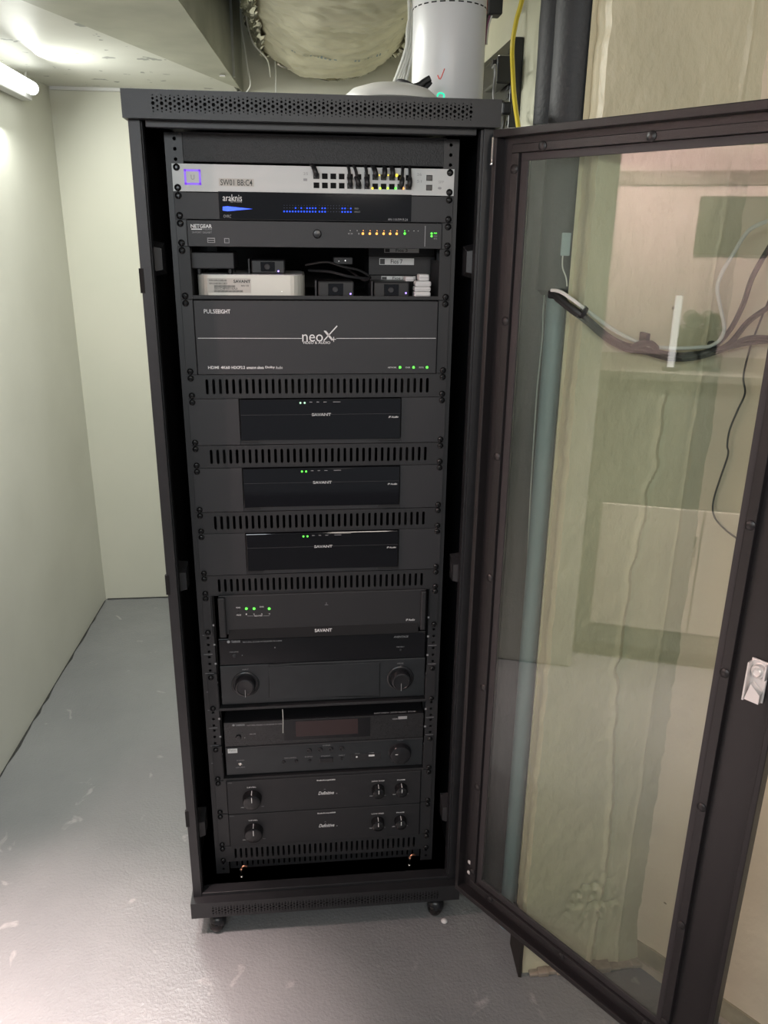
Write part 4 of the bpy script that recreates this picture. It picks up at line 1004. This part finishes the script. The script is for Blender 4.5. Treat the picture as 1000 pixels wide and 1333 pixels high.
# band of worn blue printing across the jacket
mb = MB()
for k in range(26):
    a = math.radians(245 + k * 2.1); y = 1225 + 6 * n3(k, 0, 0, .7)
    if random.random() < .25: continue
    p = [ductp(y, a, 2.5), ductp(y, a + .02, 2.5), ductp(y + 26, a + .02, 2.5), ductp(y + 26, a, 2.5)]
    mb.add(p, [(0, 1, 2, 3)])
mb.build('worn_print', mat('faded_blue_ink', (0.26, 0.34, 0.40), 0.5), t)

# sheet metal duct / soffit left of it, tapering to the back wall
t = thing('metal_duct', 'boxed sheet metal duct tapering towards the back wall, left of the wrapped duct', 'duct', (-450, 600, CZ - 4))
def axl(y): return max(-211 - (1671 - y) * 0.378, lwx(y) + 2)
poly = [(bx(BY - 4) - 1, BY - 4), (-216, BY - 4), (-219, 1655), (axl(800), 800), (axl(-250), -250), (axl(-1900), -1900), (bx(-1900) - 1, -1900)]
MB().prism(poly, CZ - 2, CZ + 0.8).build('bottom_sheet', M_DUCTP, t)
MB().add([(bx(BY - 4), BY - 4, CZ + 0.8), (bx(1455), 1455, CZ + 0.8), (bx(1455), 1455, 2475), (bx(BY - 4), BY - 4, 2475), (bx(BY - 4) - 3, BY - 4, CZ + 0.8), (bx(1455) - 3, 1455, CZ + 0.8), (bx(1455) - 3, 1455, 2475), (bx(BY - 4) - 3, BY - 4, 2475)],
         [(0, 1, 2, 3), (4, 5, 6, 7), (0, 1, 5, 4), (1, 2, 6, 5), (2, 3, 7, 6), (3, 0, 4, 7)]).build('end_sheet', M_GALV, t)
MB().add([(bx(1450), 1450, CZ + 0.8), (bx(-1900), -1900, CZ + 0.8), (bx(-1900), -1900, 2475), (bx(1450), 1450, 2475), (bx(1450) - 3, 1450, CZ + 0.8), (bx(-1900) - 3, -1900, CZ + 0.8), (bx(-1900) - 3, -1900, 2475), (bx(1450) - 3, 1450, 2475)],
         [(0, 1, 2, 3), (4, 5, 6, 7), (0, 1, 5, 4), (1, 2, 6, 5), (2, 3, 7, 6), (3, 0, 4, 7)]).build('side_sheet', M_GALV, t)
B(bx(1452) - 3, bx(1452) + 7, 1440, 1452, CZ, 2475).build('flange', M_GALV, t)
B(bx(1456) - 4.5, bx(1456) + 5, 1453, 1458, CZ + 2, 2475).build('dark_seam', M_RUBBER, t)
B(bx(1300) - 30, bx(1300) - 12, 1380, 1392, CZ - 9, CZ - 4, 1).build('rivet_clip', M_STEEL, t)
# wires hanging between the ducts
cord('thin_wire', 'thin white wire hanging beside the metal duct corner', cpts([(313, -10, 1500), (314, 30, 1500), (322, 85, 1520), (326, 110, 1540), (320, 121, 1560)]), 2.4, M_WIREW, group='wires left of the wrapped duct')
cord('thin_wire', 'thin looping wire passing in front of the wrapped duct at its left', cpts([(318, -10, 1300), (322, 30, 1300), (331, 58, 1250), (348, 78, 1250), (352, 100, 1500)]), 2.2, M_WIREW, group='wires left of the wrapped duct')
cord('thin_wire', 'short straight wire hanging left below the wrapped duct', cpts([(358, 80, 1500), (359, 100, 1500), (359.5, 122, 1500)]), 2.2, M_WIREW, group='wires left of the wrapped duct')

# fluorescent lamp on the left wall, gives the room its light
LX, LZ, LY0, LY1 = -838, TOP + 262, 1000, 1385
t = thing('fluorescent_lamp', 'lit fluorescent tube lamp high on the left wall near the ceiling', 'lamp', (LX, 1200, LZ - 30))
B(LX - 60, LX - 24, LY0 + 5, LY1 + 60, LZ - 26, LZ + 6, 4).build('housing', M_WHITE, t)
MB().lathe([(6, 0), (15, 4), (19, 14), (19, LY1 - LY0 - 14), (15, LY1 - LY0 - 4), (6, LY1 - LY0)], (LX, LY0, LZ), (0, 1, 0), 24).build('tube', L_TUBE, t)
B(LX - 28, LX, LY1 - 20, LY1 - 12, LZ - 4, LZ + 4).build('end_clip', M_WHITE, t)
MB().tube([(LX - 40, LY1 + 50, LZ), (LX - 46, LY1 + 70, LZ + 24), (LX - 40, LY1 + 80, CZ)], 3).build('supply_cord', M_WIREW, t)
l = bpy.data.lights.new('tube_light', 'AREA'); l.shape = 'RECTANGLE'; l.size = 0.05; l.size_y = (LY1 - LY0) * MM; l.energy = 9; l.color = (0.98, 1.0, 0.94)
o = bpy.data.objects.new('tube_light', l); COL.objects.link(o); o.location = Vector((LX + 24, (LY0 + LY1) / 2, LZ - 6)) * MM
o.rotation_euler = Vector((0.8, 0, -0.6)).to_track_quat('-Z', 'Y').to_euler()

# ============================================================ PIPES AND POWER ON THE RIGHT
def pipe(name, label, x, y, r, z0, z1, m, zsplit=None, r2=0):
    t = thing(name, label, 'pipe', (x, y, 0))
    prof = []; z = z0
    while z < z1: prof.append((r + .8 * n3(x, z, 3, .02), z)); z += 30
    prof.append((r, z1))
    if zsplit: prof = [(r * .75, zsplit)] + [(a, b) for a, b in prof if b > zsplit + 4]
    MB().lathe(prof, (x, y, 0), n=28).build('foam_sleeve', m, t)
    if zsplit: MB().cyl((x - 3, y, 0), (x - 3, y, zsplit + 10), r2, 24).build('bare_pipe', M_BLUEPIPE, t)
    return t
zsp = at(740, 384, -105)[1]
pipe('insulated_pipe', 'thick black foam covered pipe nearest the pillar, bare blue grey below', 413, -105, 39, 0, 2480, M_FOAMPIPE, zsp, 17)
pipe('insulated_pipe', 'black foam covered pipe on the left, partly behind the thicker pipe', 412, -10, 37, 0, 2480, M_FOAMPIPE)
WX = 468
def wq(u, v, off=0): y, z = atx(u, v, WX - off); return y, z
# power board with plugged adapter
c = [wq(*q, 0) for q in ((631, 128), (628, 78), (679, 40), (672, 150))]
y0 = min(q[0] for q in c); y1 = max(q[0] for q in c)
ya, za = wq(668, 47, 26); yb, zb_ = wq(672, 160, 25); yc, zc1 = wq(630, 78, 25)
t = thing('power_board', 'black multi-socket power board fixed to the wall right of the router', 'power strip', (WX - 12, (ya + yc) / 2, min(zb_, TOP + 100)))
B(WX - 26, WX - .5, ya, yc, zb_ - 10, za, 3).build('board', M_SATIN, t)
for k in range(9): B(WX - 29, WX - 26, ya + 6, ya + 26, zb_ + 4 + k * 18, zb_ + 14 + k * 18, 1).build('rib', M_RAIL, t)
ya2, z2 = wq(648, 74, 62); yb2, z3 = wq(630, 118, 62)
t2 = thing('power_adapter', 'black plug-in power adapter on the wall power board', 'adapter', (WX - 46, (ya2 + yb2) / 2, z3))
B(WX - 62, WX - 30, ya2, yb2, z3 - 4, z2 + 4, 4).build('case', M_SATIN, t2)
B(WX - 70, WX - 62, ya2 + 10, ya2 + 30, z3 + 30, z3 + 44, 1.5).build('strain_relief', M_RUBBER, t2)
def xpts(L): return [(X, *atx(u, v, X)) for u, v, X in L]
cord('power_cable', 'grey cord looping down from the black power adapter', xpts([(642, 88, 392), (645, 86, 388), (645, 100, 388), (643, 118, 390), (644, 134, 392), (648, 142, 400)]), 3.4, mat('grey_cord', (0.16, 0.16, 0.16), .4))
cord('yellow_cable', 'thick yellow cable hanging down the wall in front of the power board', xpts([(688, -50, 420), (680, -2, 420), (672, 28, 420), (667, 60, 420), (668, 100, 420), (670, 130, 420), (676, 172, 420)]), 5.0, M_YELLOW, sub=8)
cord('power_cable', 'black cord below the power board beside the rack corner', xpts([(655, 132, 410), (652, 145, 408), (657, 152, 405), (654, 170, 400)]), 4.2, M_RUBBER)
x_, z_ = at(659, 140, 250); t = thing('plug', 'black rubber plug hanging below the power board', 'plug', (x_, 250, z_ - 16))
B(x_ - 10, x_ + 10, 242, 262, z_ - 14, z_ + 10, 4).build('case', M_RUBBER, t)
# junction block at the top edge with coloured wires
x_, z_ = at(645, 6, 480); t = thing('terminal_block', 'small black terminal block with dark wires at the top, above the power board', 'terminal block', (x_, 490, z_ - 22))
B(x_ - 17, x_ + 15, 470, 510, z_ - 20, z_ + 40, 3).build('block', M_RUBBER, t)
for k, (m, du) in enumerate(((M_REDP, 0), (M_RUBBER, 3), (mat('purple_wire', (.16, .05, .10), .5), 6), (M_WIREW, 9))):
    MB().tube(cpts([(634 + du, -6, 488), (633 + du, 14, 486), (630 + du * .7, 34, 482), (628 + du * .6, 58, 480)]), 2.0).build('wire', m, t)

# cable bundle strapped across the pillar
def pp(L, Y=-236): return [(at(u, v, Y + dy)[0], Y + dy, at(u, v, Y + dy)[1]) for u, v, dy in L]
B1 = [(716, 381, 45), (724, 383, 30), (744, 399, 8), (762, 412, -2), (790, 436, -2), (815, 449, -2), (840, 453, -3), (870, 461, -4), (900, 461, -5), (925, 455, -6)]
g = 'black cables strapped across the pillar'
cord('black_cable', 'black cable of the bundle behind the door glass, rising steeply at the right', pp(B1 + [(950, 430, -20), (968, 395, -40), (980, 360, -60), (1004, 318, -80)]), 4.2, M_RUBBER, group=g)
cord('black_cable', 'second black cable of the bundle, curving up to the right edge', pp([(u, v + 4, d + 3) for u, v, d in B1] + [(950, 447, -20), (975, 418, -40), (1004, 398, -70)]), 4.6, M_RUBBER, group=g)
cord('black_cable', 'third black cable of the bundle, running level to the right edge', pp([(u, v + 2, d - 6) for u, v, d in B1[:-1]] + [(945, 452, -20), (975, 440, -40), (1004, 440, -70)]), 4.2, M_RUBBER, group=g)
cord('black_cable', 'lowest black cable of the bundle, running level to the right edge', pp([(u, v + 6, d) for u, v, d in B1[1:]] + [(955, 451, -25), (980, 446, -45), (1004, 444, -70)]), 3.8, M_RUBBER, group=g)
B2 = [(718, 378, 35), (730, 380, 20), (748, 392, 2), (768, 407, -6), (800, 430, -8), (835, 447, -8), (870, 453, -8), (915, 452, -10), (928, 449, -12)]
cord('white_cable', 'white cable running along the black bundle and climbing the pillar edge', pp(B2 + [(939, 440, -16), (943, 425, -18), (938, 400, -18), (934, 375, -20), (940, 355, -24), (955, 330, -30), (975, 300, -50), (1004, 286, -80)]), 3.0, M_WIREW)
x, z = at(839, 448, -243); t = thing('cable_clamp', 'black cable clamp fixing the bundle to the middle of the pillar', 'clamp', (x, -238, z - 12))
MB().tube([(x - 22, -246, z - 6), (x - 10, -250, z + 1), (x + 6, -250, z + 2), (x + 20, -246, z - 7)], 5.5, 8).build('strap', M_RUBBER, t)
B(x - 3, x + 4, -254, -226, z + 2, z + 18, 1.5).build('screw_tab', M_RUBBER, t)
for nm, (u, v) in (('left', (757, 405)), ('right', (924, 452))):
    x, z = at(u, v, -240); o = MB().lathe([(10, 0), (10.4, 3), (10, 6)], (x, -240, z), (1, 0, -.6) if nm == 'left' else (1, 0, .1), 14).build('cable_tie', M_SATIN, None, origin=(x, -240, z))
    tag(o, 'black cable tie round the %s end of the bundle on the pillar' % nm, 'cable tie')
# thin dark wire on the right wall
def rwpt(u, v, off=8):
    d = ray(u, v); n2 = Vector((wn.x, wn.y, 0)); p0 = Vector((W0.x, W0.y, 0)) + n2 * off
    t_ = (p0 - CAM).dot(n2) / d.dot(n2); return tuple(CAM + d * t_)
cord('thin_black_wire', 'thin black wire snaking down the right wall behind the door glass', [rwpt(*q) for q in ((1010, 370), (998, 398), (985, 430), (976, 455), (968, 490), (970, 512), (960, 535), (950, 560), (947, 580), (948, 592), (938, 622), (929, 652), (930, 672), (945, 690), (975, 712), (1000, 735))], 1.6, M_RUBBER)
# pale tag hanging on the pipe
x, z = at(737, 318, -150); t = thing('hanging_tag', 'small blue grey tag hanging in front of the foam covered pipe', 'tag', (x, -150, z - 18))
B(x - 8, x + 7, -153, -148, z - 18, z + 18, 1.5).build('tag_body', mat('tag_blue_grey', (.34, .42, .44), .4), t)
MB().tube([(x - 4, -150, z - 18), (x - 3, -151, z - 36), (x + 4, -152, z - 52), (x + 6, -155, z - 66)], 1.2).build('tag_wire', M_WIREW, t)
cord('white_cable', 'thin white cord hanging down beside the pipes behind the glass', cpts([(709, 384, -60), (707, 410, -60), (706, 440, -60), (700, 500, -60), (697, 540, -60), (691, 640, -60), (683, 800, -60), (671, 960, -60), (663, 1060, -60)]), 1.3, M_WIREW)

# ============================================================ LEFT WALL FITTINGS (seen mirrored in the door glass)
DK = mat('dark_green_grey', (.10, .12, .105), .5)
t = thing('counter_cabinet', 'waist-high dark cabinet in the side alcove, mirrored in the door glass', 'cabinet', (-1280, -850, 0))
B(-1515, -1060, -1480, -312, 60, TOP - 600, 3).build('body', DK, t)
B(-1515, -1090, -1480, -312, 0, 60).build('plinth', mat('dark_plinth', (.04, .05, .045), .5), t)
B(-1515, -1045, -1490, -310, TOP - 600, TOP - 572, 3).build('worktop', mat('dark_worktop', (.13, .14, .12), .5), t)
for i in range(3): 
    d_ = B(-1062, -1057, -700 - i * 345, -362 - i * 345, 140, TOP - 1040, 2).build('door', mat('cream_door_front', (.60, .57, .50), .45), t)
    B(-1057, -1046, -690 - i * 345, -682 - i * 345, 440, 520, 2).build('handle', M_STEEL, d_)
t = thing('wall_picture', 'dark square panel hanging on the white alcove wall, mirrored in the glass', 'panel', (AXB + 6, -720, TOP - 205)); B(AXB, AXB + 14, -850, -603, TOP - 208, TOP - 10, 1).build('panel', M_GREENP, t)
t = thing('wall_rail', 'long grey rail across the top of the white alcove wall', 'rail', (AXB + 6, -900, TOP + 27)); B(AXB, AXB + 18, -1490, -316, TOP + 27, TOP + 74, 1).build('rail', mat('grey_strip', (.30, .30, .28), .5), t)
t = thing('tube_lamp', 'narrow lit tube lamp upright on the alcove worktop', 'lamp', (-1110, -535, TOP - 572))
MB().cyl((-1110, -535, TOP - 572), (-1110, -535, TOP - 560), 28, 20).build('base', M_RAIL, t); MB().cyl((-1110, -535, TOP - 560), (-1112, -535, TOP - 330), 11, 14).build('tube', led('strip_glow', (1, .93, .90), 4.0), t)
t = thing('roll_rack', 'small dark rack holding two rolls on the alcove worktop', 'rack', (-1180, -610, TOP - 572))
B(-1240, -1120, -690, -560, TOP - 572, TOP - 560, 1).build('shelf_board', DK, t); B(-1240, -1120, -690, -560, TOP - 440, TOP - 432, 1).build('shelf_board', DK, t); B(-1240, -1232, -690, -560, TOP - 560, TOP - 440, 1).build('back_board', DK, t)
for y in (-592, -650):
    MB().cyl((-1235, y, TOP - 407), (-1115, y, TOP - 407), 25, 16).build('roll', M_GREENP, t); MB().cyl((-1230, y, TOP - 532), (-1115, y, TOP - 532), 24, 16).build('roll', M_GREENP, t)
struct(B(lwx(-1600), lwx(-1600) + 16, -3200, AY1, 0, 70), 'baseboard_left', mat('dark_skirting', (.14, .16, .14), .5))

# tidy helper property
for o in bpy.data.objects:
    if '_o' in o: del o['_o']
